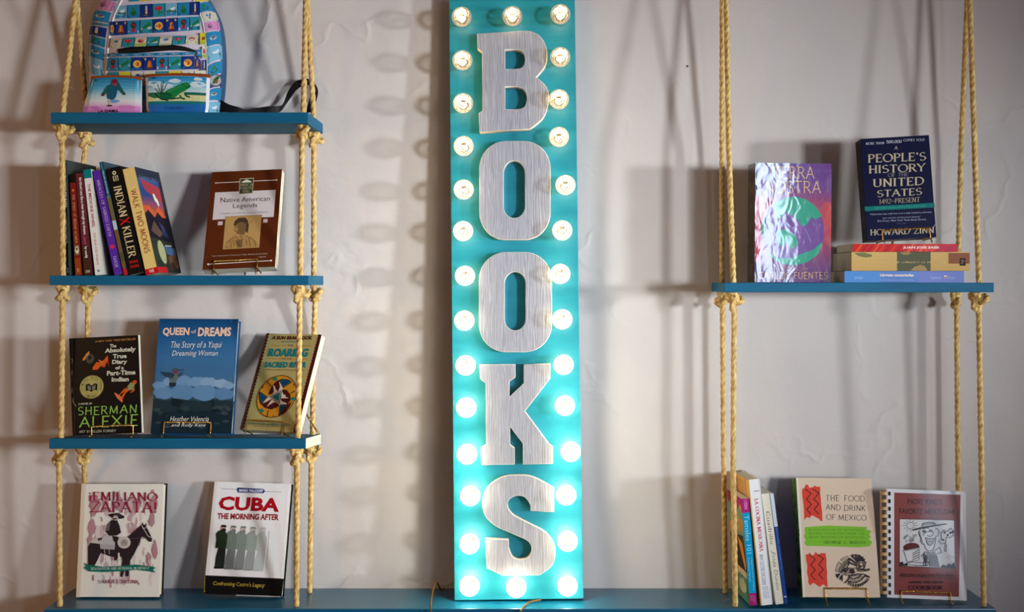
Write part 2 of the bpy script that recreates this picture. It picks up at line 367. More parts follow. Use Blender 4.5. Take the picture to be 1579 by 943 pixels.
# ------------------------------------------------------------------ ropes
def knot_path(s=.0075, flat=.8):
    return [Vector((s*(sin(t)+1.5*sin(2*t)), s*flat*(-sin(3*t))*1.1, s*(cos(t)-1.5*cos(2*t)))) for t in [2*pi*i/72 for i in range(73)]]
def rope(label, pts, knots, fuzz=14):
    """pts: (px, py, L) from the top down; knots: (px, py, L, turn)"""
    Q = [P(*p) for p in pts]; dense = []
    for a, c in zip(Q, Q[1:]):
        n = max(2, int((c-a).length/.0028)); dense += [a.lerp(c, i/n) for i in range(n)]
    dense.append(Q[-1]); R = random.Random(label)
    b = MB(); b.tube(dense, .0062, 15, lobes=3, pitch=.046, phase=R.uniform(0, 6))
    for i in range(fuzz):
        p = dense[int(R.random()*(len(dense)-2))]; a = R.uniform(0, 6.28); l = R.uniform(.008, .02)
        d = Vector((cos(a), sin(a)*.6, R.uniform(-.6, .6))).normalized()
        b.tube([p+d*.005, p+d*(.005+l*.5)+Vector((0, 0, .001)), p+d*(.005+l)+Vector((0, 0, -.001))], .0002, 3)
    root = b.build('hanging_rope', M['rope'], smooth=True, loc=Q[-1]); tag(root, label, 'rope')
    for px, py, L, turn in knots:
        c = P(px, py, L); k = MB(); m = Matrix.Rotation(turn, 3, 'Z') @ Matrix.Rotation(turn*.7, 3, 'Y')
        k.tube([m @ v for v in knot_path()], .0058, 12, lobes=3, pitch=.03, cap=False)
        k.tube([m @ v*.5 for v in knot_path()[::6]], .0062, 8)
        o = k.build('knot', M['rope'], root, smooth=True); o.location = c-Q[-1]
LA = 2.51
by = lambda L: CY+(CZ-LEDGE)*F/L                 # pixel row of the ledge top at distance L
rope('front rope at the left end of the left shelves, nearest the patterned backpack', [(123, -140, LA-.011), (119, -20, LA-.011), (97, 172, LF), (96, 210, LF), (97, 424, LF), (96.5, 450, LF), (94.5, 676, LF), (91, 705, LF), (92.5, by(LF+.012)-1, LF+.012)],
     [(97.5, 201, LF-.002, .4), (97, 451, LF-.002, 1.5), (92, 702, LF-.002, 2.4)])
rope('back rope at the left end of the left shelves, close to the wall', [(125.5, -140, LA+.011), (117, -20, LA+.011), (133, 172, LB), (134, 215, LB), (127, 262, LB), (127, 430, LB), (136, 462, LB), (132, 670, LB), (129.5, 705, LB), (130.5, 740, 2.594), (132, by(2.598)-1, 2.598)],
     [(133, 215, LB-.002, 1.1), (135, 452, LB-.002, .2), (129.5, 700, LB-.002, 2.9)])
rope('front rope at the right end of the left shelves, crossing the tan book', [(476, -140, LA-.011), (472, -20, LA-.011), (468, 172, LF), (466, 210, LF), (463, 424, LF-.008), (462.5, 450, LF-.012), (459.5, 676, LF-.013), (458, 705, LF-.012), (457, by(LF+.012)-1, LF+.012)],
     [(466.5, 201, LF-.002, 2.0), (462.5, 451, LF-.012, .7), (458, 703, LF-.012, 1.3)])
rope('back rope at the right end of the left shelves, beside the black strap', [(474, -140, LA+.011), (473, -20, LA+.011), (483.5, 172, LB), (484, 215, LB), (484, 430, LB), (486, 462, LB), (484, 520, 2.588), (482.5, 620, 2.584), (482, 670, LB), (480, 700, LB), (477.5, by(LB)-1, LB)],
     [(486, 213, LB-.002, .9), (486.5, 451, LB-.002, 2.2), (480.5, 698, LB-.002, .1)])
rope('front rope at the right shelf\'s left end, before the cookbook spines', [(1118, -140, LA-.011), (1120, -20, LA-.011), (1124, 230, LF+.01), (1131, 436, LF), (1132, 465, LF), (1130.5, 720, LF), (1134, by(LF+.012)-1, LF+.012)],
     [(1132, 463, LF-.002, .5)])
rope('back rope at the right shelf\'s left end, close to the wall', [(1113, -140, LA+.011), (1114, -20, LA+.011), (1113.5, 230, LB-.01), (1113.5, 436, LB), (1114, 462, LB), (1116, 720, LB), (1118.5, by(LB)-1, LB)],
     [(1112.5, 461, LB-.002, 1.8)])
rope('front rope at the right end of the right shelf, outermost rope on the right', [(1493, -140, LA-.011), (1495, -20, LA-.011), (1509.5, 436, LF), (1509, 465, LF), (1517, by(LF+.012)-1, LF+.012)],
     [(1508, 463, LF-.002, 2.7)])
rope('back rope at the right shelf\'s right end, ending behind the comb bound booklet', [(1491, -140, LA+.011), (1492.5, -20, LA+.011), (1482, 230, LB-.01), (1477, 436, LB), (1475, 465, LB), (1479, by(LB)-1, LB)],
     [(1474, 462, LB-.002, 1.2)])

# ------------------------------------------------------------------ lit marquee sign
def pose(X, L, Z, yaw, lean, roll):
    return Matrix.Translation((X, L, Z)) @ Matrix.Rotation(rad(yaw), 4, 'Z') @ Matrix.Rotation(-rad(lean), 4, 'X') @ Matrix.Rotation(rad(roll), 4, 'Y')
def ground(Mx, corners, key, lift=.0003):
    """raises or lowers a pose until its lowest corner meets the surface `key`"""
    d = min((Mx @ Vector(c)).z-shelf_z(key, (Mx @ Vector(c)).y) for c in corners)
    return Matrix.Translation((0, 0, lift-d)) @ Mx
def on_plane(px, py, Mx, y0=0):
    """point of a leaning board's plane y = y0 seen at a pixel, in the board's own frame"""
    I = Mx.inverted(); o = I @ Vector((0, 0, CZ)); d = (I @ P(px, py, 1.0))-o; t = (y0-o.y)/d.y; return o+d*t
SW, SH, ST = .2703, 1.279, .045
MS = ground(pose(-.1620, 2.500, .7838, .2, 2.8, -.7), [(x, y, 0) for x in (0, SW) for y in (0, ST)], 'ledge')
sign = empty('marquee_sign', MS.translation, 'tall teal board reading BOOKS in grey wooden letters, ringed with lit globe bulbs', 'sign', rot=MS.to_euler())
b = MB(); b.box((0, 0, 0), (SW, ST, SH), ch=.0015); b.build('board', M['board'], sign)
C2 = lambda pts: [(v.x, v.y) for v in smoothpath([(x, y, 0) for x, y in pts], 5)]
def rr(x0, y0, x1, y1, rx, ry, n=10):
    o = []
    for cx, cy, a in ((x1-rx, y0+ry, -90), (x1-rx, y1-ry, 0), (x0+rx, y1-ry, 90), (x0+rx, y0+ry, 180)):
        o += [(cx+rx*cos(rad(a+90*i/n)), cy+ry*sin(rad(a+90*i/n))) for i in range(n+1)]
    return o
LET = [('b', [[(736, 52.5)]+C2([(800, 48.8), (818, 49), (834, 58), (843, 78), (841, 100), (826, 119)])+C2([(827, 119.5), (842, 134), (846, 154), (838, 180), (817, 198.5)])+[(740, 203.5), (738.5, 174.7), (744.5, 171), (743.8, 79.7), (736.6, 74.6)],
        [(778.4, 76), (778.4, 107)]+C2([(796, 107), (806, 104), (810, 92), (807, 80), (797, 76)]), [(778.4, 133), (778.4, 169)]+C2([(797, 169), (809, 165), (813, 150), (808, 137), (797, 133)])]),
 ('o', [rr(739.5, 218, 848.5, 369, 40, 42), rr(776, 247, 810, 336.5, 17, 19)]),
 ('o', [rr(739, 389, 850.5, 542, 41, 42), rr(777.5, 418.5, 811, 509.5, 16.7, 18)]),
 ('k', [[(739.4, 562), (794.3, 562), (794.3, 581), (785, 588), (785, 613), (808, 591), (808, 562), (848, 560.5), (848, 583), (808.8, 633.7), (847, 685), (852.3, 688.5), (852.3, 714), (806.8, 715), (806.8, 683.4), (786, 656), (786, 685), (793, 691), (793, 715), (742.7, 716), (742, 690), (750.3, 685), (749.5, 590), (741, 584)]]),
 ('s', [[(640+x/2.92, 620+y/2.92) for x, y in [(625, 492), (522, 487)]+C2([(521, 460), (497, 427), (460, 418), (425, 434), (415, 465), (436, 502), (500, 538), (585, 585), (625, 640), (630, 690), (612, 738), (560, 776)])+[(395, 778), (325, 745), (317, 615), (420, 619)]+C2([(421, 660), (440, 697), (475, 707), (512, 696), (527, 660), (508, 622), (450, 594), (365, 556), (318, 510), (304, 450), (325, 385), (390, 338), (460, 328), (530, 336), (625, 385)])]])]
LD = .022
for name, loops in LET:
    cu = bpy.data.curves.new('outline', 'CURVE'); cu.dimensions = '2D'; cu.fill_mode = 'BOTH'; cu.extrude = LD/2; cu.bevel_depth = .0006; cu.bevel_resolution = 0
    for lp in loops:
        sp = cu.splines.new('POLY'); sp.points.add(len(lp)-1); sp.use_cyclic_u = True
        for q, (px, py) in zip(sp.points, lp):
            v = on_plane(px, py, MS, -LD); q.co = (v.x, v.z, 0, 1)
    o = bpy.data.objects.new('outline', cu); COL.objects.link(o)
    me = bpy.data.meshes.new_from_object(o.evaluated_get(bpy.context.evaluated_depsgraph_get())); bpy.data.objects.remove(o); bpy.data.curves.remove(cu)
    me.transform(Matrix(((1, 0, 0, 0), (0, 0, -1, -LD/2-.0006), (0, 1, 0, 0), (0, 0, 0, 1))))
    me.name = 'letter_'+name; me.materials.clear(); me.materials.append(M['wood']); me.materials.append(M['edge'])
    for p in me.polygons: p.material_index = 0 if abs(p.normal.y) > .9 else 1
    o = bpy.data.objects.new('letter_'+name, me); COL.objects.link(o); o.parent = sign
BULB = [(712, 26), (713, 93), (714, 159), (715, 225), (715, 292), (714, 356), (717, 425), (716, 494), (718, 563), (719, 628), (720, 700), (725, 764), (724, 838), (724, 903),
        (864, 22), (864, 88), (862, 153), (862, 211), (872, 285), (867, 355), (864, 422), (867, 492), (869, 562), (871, 625), (880, 696), (873, 763), (875, 834), (875, 903), (790, 25), (796, 905)]
def lathe(b, prof, n=24, col=(255, 255, 255)):
    """profile (radius, height) turned about -Y"""
    vs = [(r*cos(2*pi*j/n), -h, r*sin(2*pi*j/n)) for r, h in prof for j in range(n)]; m = len(prof)
    b.add(vs, [(i*n+j, i*n+(j+1) % n, (i+1)*n+(j+1) % n, (i+1)*n+j) for i in range(m-1) for j in range(n)]+[tuple(range((m-1)*n, m*n))], col)
GR = .0212
bg = MB(); lathe(bg, [(.010, .013), (.011, .016), (.0145, .019)]+[(GR*sin(rad(a)), .036-GR*cos(rad(a))) for a in range(50, 180, 12)]+[(.001, .036+GR)])
bs = MB(); lathe(bs, [(.0125, 0.0001), (.0125, .010), (.0105, .0105), (.0105, .0145), (.004, .0150)])
bf = MB(); bf.tube(smoothpath([(-.003, -.016, 0), (-.006, -.030, .003), (-.009, -.040, .006), (0, -.046, .011), (.009, -.040, .006), (.006, -.030, .003), (.003, -.016, 0)], 6), .0010, 6)
bf.tube(smoothpath([(0, -.030, -.010), (-.008, -.040, -.005), (0, -.047, -.001), (.008, -.040, -.005), (0, -.030, -.010)], 6), .0010, 6)
bf.tube([(0, -.0152, 0), (0, -.030, 0)], .003, 8)
proto = None
for i, (px, py) in enumerate(BULB):
    v = on_plane(px, py, MS, -.036); g = .36+.64*min(1, max(0, (py-40)/640))
    if proto is None:
        o = bg.build('light_bulb', M['glass'], sign, smooth=True); sk = bs.build('socket', M['socket'], o, smooth=False); fl = bf.build('filament', M['filament'], o, smooth=True); proto = (o, sk, fl)
    else:
        o = proto[0].copy(); COL.objects.link(o)
        for c in proto[1:]: d = c.copy(); COL.objects.link(d); d.parent = o
    o.location = (v.x, 0, v.z); o.color = (1, 1, 1, g*g)
    l = bpy.data.lights.new('bulb_glow', 'POINT'); l.energy = .13*g*g+.17*g**8; l.color = (1, .92, .66); l.shadow_soft_size = .009
    lo = bpy.data.objects.new('bulb_glow', l); COL.objects.link(lo); lo.parent = o; lo.location = (0, -.036, 0)

# ------------------------------------------------------------------ books
BOOKPOSE = {
'native': (-.6790, 2.460, 1.4764, .1518, .2257, -4.3, 22.3, -2.5), 'sherman': (-.9467, 2.460, 1.1410, .1495, .2002, -6.5, 1.5, -3.0),
'queen': (-.7827, 2.450, 1.1440, .1649, .2411, 1.5, 14.4, .3), 'sunbear': (-.6095, 2.490, 1.1426, .1370, .2190, -20.0, 26.5, .4),
'zapata': (-.9635, 2.522, .7891, .1774, .2359, -1.0, 7.8, -.2), 'cuba': (-.6935, 2.520, .7936, .1664, .2356, -1.0, 15.0, 1.6),
'terra': (.4584, 2.455, 1.4534, .1611, .2454, 5.0, -.3, .3), 'zinn': (.6920, 2.460, 1.5386, .1408, .2124, -2.2, 3.5, -3.1),
'food': (.5624, 2.475, .7950, .1629, .2462, 2.7, 16.5, 1.1), 'meat': (.7415, 2.490, .7926, .1637, .2239, -.5, 8.0, 2.1),
'navajo': (-0.9599, 2.4575, 1.4679, .0090, 0.2378, -4.8, 0, -1.7), 'spirit': (-0.9395, 2.4575, 1.4676, 0.0124, 0.2084, -3.5, 0, -3.8),
'blood': (-0.9219, 2.4575, 1.4674, 0.0160, 0.2105, -3.5, 0, -4.9), 'medicine': (-0.8991, 2.4575, 1.4670, 0.0160, 0.2186, -3.5, 0, -6.6),
'purple': (-0.8595, 2.4575, 1.4670, 0.0165, 0.2190, -3.5, 0, -12.3), 'bluetall': (-0.8396, 2.4575, 1.4670, 0.0080, 0.2393, -3.5, 0, -12.8),
'killer': (-0.8299, 2.4575, 1.4656, 0.0313, 0.2241, -3.5, 0, -12.5), 'walk': (-0.7943, 2.4575, 1.4660, 0.0263, 0.2238, -3.5, 0, -12.9),
'tamales': (.4475, 2.447, .7796, .0150, .2181, 1.9, 2.1, -4.2), 'cocina': (.4696, 2.447, .7819, .0250, .2577, 1.9, 2.1, -5.6),
'third': (.5027, 2.458, .7851, .0162, .2279, 1.9, 2.1, -7.0), 'blueth': (.5213, 2.463, .7866, .0075, .2281, 1.9, 2.1, -7.1)}
def book(key, label, T, depth=None, mode='front', surf=None, hard=False, cover=(40, 40, 40), spine=None, back=None, finish='matte', front=None, spine_art=None, back_art=None, lift=.0003,
         quad=None, squad=None, bquad=None, group=None, page=None, Mx=None, dims=None, extra=None, pages=True):
    """one bound book: cover (front board, spine, back board with their print) and page block"""
    if Mx is None: X, L, Z, w, h, yaw, lean, roll = BOOKPOSE[key]
    if mode == 'front':
        Wd, H = w, h; Mx = pose(X, L, Z, yaw, lean, roll)
    elif mode == 'spine':
        T, H, Wd = w, h, depth
        Mx = pose(X, L, Z, yaw, lean, roll) @ Matrix.Translation((T, 0, 0)) @ Matrix.Rotation(pi/2, 4, 'Z')
    else:
        Wd, H = dims
        Mx = Mx @ Matrix(((0, 0, -1, H), (1, 0, 0, 0), (0, -1, 0, T), (0, 0, 0, 1)))
    if mode != 'flat': Mx = ground(Mx, [(x, y, z) for x in (0, Wd) for y in (0, T) for z in (0, H)], surf, lift)
    root = empty('book', Mx.translation, label, 'book', group, rot=Mx.to_euler())
    ct = .0026 if hard else .0005; ov = .003 if hard else 0; ch = .0006 if hard else .00012
    spine = spine or cover; back = back or cover
    b = MB()
    b.box((0, 0, 0), (Wd, ct, H), cover, ch=ch); b.box((0, T-ct, 0), (Wd, T, H), back, ch=ch); b.box((0, ct, 0), (ct, T-ct, H), spine)
    if front: front(Art(b, quad or [(0, 0), (1, 0), (1, 1), (0, 1)], lambda u, v, l: Vector((u*Wd, -l, (1-v)*H))))
    if spine_art: spine_art(Art(b, squad or [(0, 0), (1, 0), (1, 1), (0, 1)], lambda u, v, l: Vector((-l, T*v, (1-u)*H))))
    if back_art: back_art(Art(b, bquad or [(0, 0), (1, 0), (1, 1), (0, 1)], lambda u, v, l: Vector(((1-u)*Wd, T+l, (1-v)*H))))
    b.build('cover', M[finish], root)
    if pages:
        g = MB(); g.box((ct+.0002, ct+.00002, ov+.0002), (Wd-ov-.0006, T-ct-.00002, H-ov-.0002)); g.build('page_block', page or M['pages'], root)
    bpy.context.view_layer.update()
    return Mx, Wd, H, T
def wire(b, pts, r=.0011, n=7): b.tube(smoothpath(pts, 4), r, n)
def twisted(b, a, c, r=.00115):
    a, c = Vector(a), Vector(c); n = max(12, int((c-a).length/.0008)); ax = (c-a).normalized(); u = ax.orthogonal().normalized(); w = ax.cross(u)
    for ph in (0, pi):
        b.tube([a.lerp(c, i/n)+(u*cos(ph+i/n*(c-a).length/.0075*2*pi)+w*sin(ph+i/n*(c-a).length/.0075*2*pi))*r for i in range(n+1)], r, 6)
def easel(bk, key, xa, xb, h, label, hb=.55, reach=.05, foot=.012, side=None):
    """twisted brass display stand around the book pose bk: lip in front, ledge wires underneath, frame behind, rear leg"""
    Mx, Wd, H, T = bk; L = lambda x, y, z: Mx @ Vector((x*Wd, y, z))
    base = L((xa+xb)/2, 0, 0); base.z = shelf_z(key, base.y)
    root = empty('display_stand', base, label, 'stand', 'twisted brass stands holding single books')
    r = .0013; g = .0036; loc = lambda b, n: b.build(n, M['brass'], root, smooth=True)
    def fix(o): o.data.transform(Matrix.Translation(-base)); return o
    b = MB(); twisted(b, L(xa, -g, h), L(xb, -g, h)); fix(loc(b, 'front_rail'))
    for x in (xa, xb):
        b = MB(); f = L(x, -g, -.0018); tz = shelf_z(key, f.y-foot)+r+.0006; q = Vector((f.x, f.y-foot, tz))
        e = L(x, T+.003, -.0018); e.z = max(e.z, shelf_z(key, e.y)+r+.0003)
        wire(b, [L(x, -g, h), L(x, -g, h*.5), f], r)
        wire(b, [f, f.lerp(q, .5)+Vector((0, -.002, -.0004)), q, q+Vector((0, .004, .0035))], r)
        wire(b, [f, f.lerp(e, .5), e], r)
        fix(loc(b, 'front_leg'))
    b = MB(); y = T+.0035; xm = (xa+xb)/2; ks = .12
    for x in (xa, xb):
        e = L(x, T+.003, -.0018); e.z = max(e.z, shelf_z(key, e.y)+r+.0003); wire(b, [e, L(x, y, H*.1), L(x, y, H*hb)], r)
    wire(b, [L(xa, y, H*hb), L(xm, y, H*(hb+.06)), L(xb, y, H*hb)], r); twisted(b, L(xa, y, H*.2), L(xb, y, H*.2)); fix(loc(b, 'back_frame'))
    t = L(xm, y, H*(hb+.06)); p = L(xm, y, 0); yy = min(max(t.y+.004, p.y+reach), 2.585); sx = side or 0
    e = Vector((t.x+sx, yy, shelf_z(key, yy)+.0024)); b = MB(); twisted(b, t, e); fix(loc(b, 'rear_leg'))

WHT, BLK = (236, 234, 230), (14, 13, 14)
# ---- second shelf: a row of leaning spines
ROW = 'books leaning in a row on the second shelf'
def sp_text(items, bg=None):
    def f(a):
        if bg: bg(a)
        for it in items: a.text(*it[:6], font=it[6] if len(it) > 6 else 'sans')
    return f
def navajo(a):
    a.rect(.0, .93, 1, 1, (90, 150, 150)); a.text('NAVAJO CODE TALKERS', .03, .25, .41, .72, WHT, 'bold'); a.text('NATHAN AASENG', .49, .35, .72, .68, (170, 172, 168), 'sans'); a.text('WALKER', .93, .35, .98, .65, (160, 160, 155))
book('navajo', 'tall thin black spine at the left end of the second shelf row', 0, .136, 'spine', 's2', True, (58, 66, 60), (16, 18, 20), finish='gloss', spine_art=navajo)
def spirit(a):
    a.rect(0, 0, .085, 1, (20, 16, 18)); a.ell(.16, .5, .018, .24, (190, 120, 50), 4); a.text('THE SPIRIT OF INDIAN WOMEN', .2, .28, .68, .74, (196, 150, 110), 'serif')
    a.rect(.70, .1, .80, .9, (120, 100, 80)); a.blob(.75, .5, .04, .32, (224, 210, 190), seed=4); a.ell(.74, .5, .015, .15, (70, 44, 30)); a.rect(.83, 0, 1, 1, (150, 62, 26)); a.text('XO', .93, .3, .97, .7, (220, 180, 120))
book('spirit', 'narrow dark red paperback with a black band at its spine top, second shelf', 0, .130, 'spine', 's2', False, (96, 30, 24), (128, 32, 24), spine_art=spirit)
def blood(a):
    a.rect(.72, 0, 1, 1, (70, 40, 28)); a.text('the blood runs like a river through my dreams', .04, .25, .6, .72, WHT, 'bold'); a.text('a memoir', .61, .3, .7, .7, (200, 90, 130)); a.text('by nasdijj', .72, .3, .83, .72, WHT, 'bold'); a.lines(.95, .2, .98, .8, 4, (200, 190, 170), words=1)
book('blood', 'maroon paperback spine with small white lower case lettering, left of the white spine', 0, .132, 'spine', 's2', False, (84, 34, 42), (102, 38, 50), spine_art=blood)
def medicine(a):
    a.rect(0, 0, .082, 1, (0, 128, 130)); a.text('THE MEDICINE WHEEL', .135, .3, .55, .68, (150, 36, 40), 'bold'); a.text('SUN BEAR AND WABUN', .6, .34, .9, .66, (196, 84, 70), 'sans'); a.ell(.96, .5, .012, .18, (120, 150, 160))
book('medicine', 'white paperback spine with a teal top and red lettering in the spine row', 0, .136, 'spine', 's2', False, (206, 200, 186), (232, 232, 228), spine_art=medicine)
def purple(a):
    a.text('MIRACLES OF SAINTED EARTH', .09, .3, .63, .7, (206, 178, 214), 'serif'); a.ell(.73, .5, .02, .3, (214, 44, 90)); a.text('TAYLER', .82, .3, .93, .7, (206, 190, 220), 'serif')
book('purple', 'purple paperback spine with a small red dot, leaning in the spine row', 0, .134, 'spine', 's2', False, (60, 34, 110), (88, 44, 160), finish='gloss', spine_art=purple)
def bluetall(a):
    a.grad([(.30, 0), (.55, 0), (.55, 1), (.3, 1)], [(40, 130, 160), (130, 120, 70)]); a.rect(.32, 0, .52, 1, (110, 104, 62)); a.rect(.52, 0, .6, 1, (188, 204, 214)); a.rect(.6, 0, .93, 1, (120, 92, 54)); a.rect(.8, 0, .88, 1, (84, 84, 40))
    a.rect(.94, 0, 1, 1, (196, 26, 34)); a.text('THE GIRL WHO LOVED', .08, .25, .28, .7, (200, 220, 226), 'sans')
book('bluetall', 'tallest thin picture book with a blue and brown landscape spine, behind the black one', 0, .136, 'spine', 's2', True, (30, 66, 84), (34, 130, 164), finish='gloss', spine_art=bluetall)
def killer(a):
    a.ell(.05, .5, .018, .13, (226, 214, 170)); a.ell(.05, .5, .008, .06, BLK); a.lines(.075, .3, .13, .72, 3, (190, 180, 140), words=2)
    a.text('INDIAN', .175, .22, .46, .76, (228, 210, 160), 'serif'); a.text('X', .475, .12, .535, .86, (226, 24, 30), 'brush'); a.text('KILLER', .555, .22, .845, .76, (228, 210, 160), 'serif')
    a.text('II', .87, .18, .945, .78, (150, 22, 26), 'serifb')
book('killer', 'thick black spine with tall cream capitals and a red X in the spine row', 0, .134, 'spine', 's2', False, (12, 11, 12), (18, 15, 15), spine_art=killer)
def walk_sp(a):
    a.text('CREECH', .055, .3, .17, .68, (206, 190, 150), 'thin'); a.text('WALK TWO MOONS', .2, .25, .8, .74, (140, 52, 30), 'round'); a.rect(.945, 0, 1, 1, (196, 24, 34)); a.text('TROPHY', .955, .3, .985, .7, (240, 220, 210), 'bold')
def walk_fr(a):
    a.rect(0, 0, 1, .1, (22, 30, 58)); a.grad([(0, .1), (.86, .1), (.86, .42), (0, .42)], [(30, 80, 150), (46, 66, 130), (190, 84, 60)]); a.rect(.86, 0, 1, 1, (24, 26, 44))
    a.poly([(.1, .1), (.86, .16), (.86, .32), (.5, .26), (.2, .2)], (172, 54, 66)); a.text('SHARON CREECH', .1, .075, .9, .11, (120, 150, 200), 'thin')
    a.ell(.56, .27, .06, .035, (246, 240, 214), rot=30); a.ell(.64, .31, .055, .032, (246, 240, 214), rot=30)
    a.poly([(0, .36), (.25, .36), (.42, .42), (.62, .35), (.86, .44), (.86, .5), (0, .5)], (216, 96, 54))
    a.poly([(0, .44), (.16, .4), (.38, .47), (.52, .41), (.7, .46), (.86, .46), (.86, .68), (0, .66)], (34, 30, 44)); a.poly([(.1, .6), (.3, .5), (.56, .62), (.4, .66)], (104, 78, 66)); a.poly([(.5, .5), (.7, .56), (.8, .66), (.6, .64)], (56, 66, 100))
    a.poly([(0, .66), (.86, .7), (.86, 1), (0, 1)], (50, 58, 44)); a.poly([(.5, .74), (.95, .76), (.92, .84), (.55, .82)], (92, 130, 178)); a.poly([(.55, .84), (.9, .82), (.95, .95), (.6, .97)], (130, 88, 56))
    a.ell(.36, .8, .15, .11, (178, 178, 130), rot=15); a.blob(.2, .92, .1, .05, (30, 40, 30), seed=3); a.blob(.68, .93, .1, .04, (80, 46, 30), seed=5); a.rect(0, .945, .42, 1, (196, 24, 34)); a.lines(.55, .73, .82, .755, 1, WHT, words=3)
book('walk', 'yellow spined paperback with a moonlit mountain cover facing the brown book', 0, .134, 'spine', 's2', False, (22, 26, 40), (236, 202, 124), finish='gloss', spine_art=walk_sp, front=walk_fr)

def native(a):
    a.line([(188, 149), (615, 124)], 5, (224, 212, 200)); a.ell(192, 149, 7, 7, (200, 150, 130)); a.ell(613, 124, 7, 7, (200, 150, 130)); a.line([(135, 706), (577, 683)], 5, (224, 212, 200)); a.ell(140, 706, 7, 7, (230, 220, 210)); a.ell(573, 683, 7, 7, (230, 220, 210))
    a.quad([(187, 214), (608, 193), (592, 381), (169, 402)], (216, 208, 208)); a.quad([(357, 117), (455, 110), (446, 219), (350, 226)], (196, 184, 146)); a.quad([(361, 121), (451, 115), (442, 215), (354, 222)], (58, 60, 44))
    a.poly([(370, 140), (405, 122), (438, 136), (438, 142), (370, 146)], (226, 222, 200)); a.text('AMERICAN', 360, 152, 446, 170, (176, 168, 130), 'serif', dy=-4); a.text('FOLKLORE', 358, 175, 444, 192, (176, 168, 130), 'serif', dy=-4); a.text('SERIES', 374, 197, 428, 214, (176, 168, 130), 'serif', dy=-3)
    a.text('Native American', 224, 250, 565, 283, (24, 20, 24), 'sans', dy=-14); a.text('Legends', 310, 291, 478, 331, (24, 20, 24), 'sans', dy=-8)
    a.text('Compiled and edited by George E. Lankford', 222, 354, 548, 367, (90, 80, 84), 'sans', dy=-12)
    a.quad([(207, 414), (240, 412), (237, 438), (205, 440)], (214, 190, 190)); a.quad([(520, 397), (551, 395), (548, 420), (518, 422)], (214, 190, 190))
    a.quad([(257, 380), (511, 367), (493, 595), (237, 607)], (90, 60, 30)); a.quad([(259, 382), (509, 369), (491, 593), (239, 605)], (190, 150, 92))
    K = (74, 58, 42); D = (122, 94, 58)                                        # pencil portrait of a head and shoulders
    a.poly([(250, 600), (262, 555), (310, 520), (380, 505), (440, 525), (480, 560), (488, 590)], (176, 136, 80)); a.poly([(318, 420), (345, 398), (392, 395), (412, 420), (408, 470), (385, 505), (340, 500), (322, 470)], D)
    a.poly([(314, 440), (322, 410), (350, 388), (395, 386), (415, 408), (410, 430), (370, 415), (340, 425), (330, 440)], K); a.poly([(322, 446), (340, 440), (346, 470), (334, 492), (322, 480), (314, 466)], (170, 132, 82)); a.poly([(404, 410), (420, 430), (412, 495), (398, 480)], K); a.ring(431, 417, 8, 8, 2, K)
    a.line([(322, 452), (340, 448)], 4, K); a.line([(318, 480), (334, 482)], 3, K); a.poly([(325, 545), (375, 535), (372, 590), (340, 595)], D)
    for x0, y0, x1, y1 in ((262, 560, 300, 530), (300, 530, 335, 505), (395, 510, 440, 530), (440, 530, 470, 560), (290, 545, 300, 600), (420, 530, 430, 590), (330, 520, 350, 540), (360, 505, 376, 540), (345, 560, 362, 585), (260, 580, 270, 600), (460, 560, 470, 590), (310, 540, 318, 580), (400, 540, 408, 575)): a.line([(x0, y0), (x1, y1)], 3, K)
    a.text('New Interpretive Collections: Tales Worth the Retelling', 165, 646, 548, 658, (196, 170, 158), 'sans', dy=-16); a.text('Nations', 490, 654, 540, 664, (196, 170, 158), 'sans', dy=-3)
bk = book('native', 'brown paperback with a pencil portrait, alone on a stand on the second shelf', .023, surf='s2', cover=(92, 42, 18), spine=(70, 30, 22), back=(60, 92, 92), finish='gloss', front=native, lift=.0036, quad=[(165, 75), (652, 47), (600, 725), (100, 742)])
easel(bk, 's2', .16, .76, .017, 'twisted brass stand under the brown paperback on the second shelf')

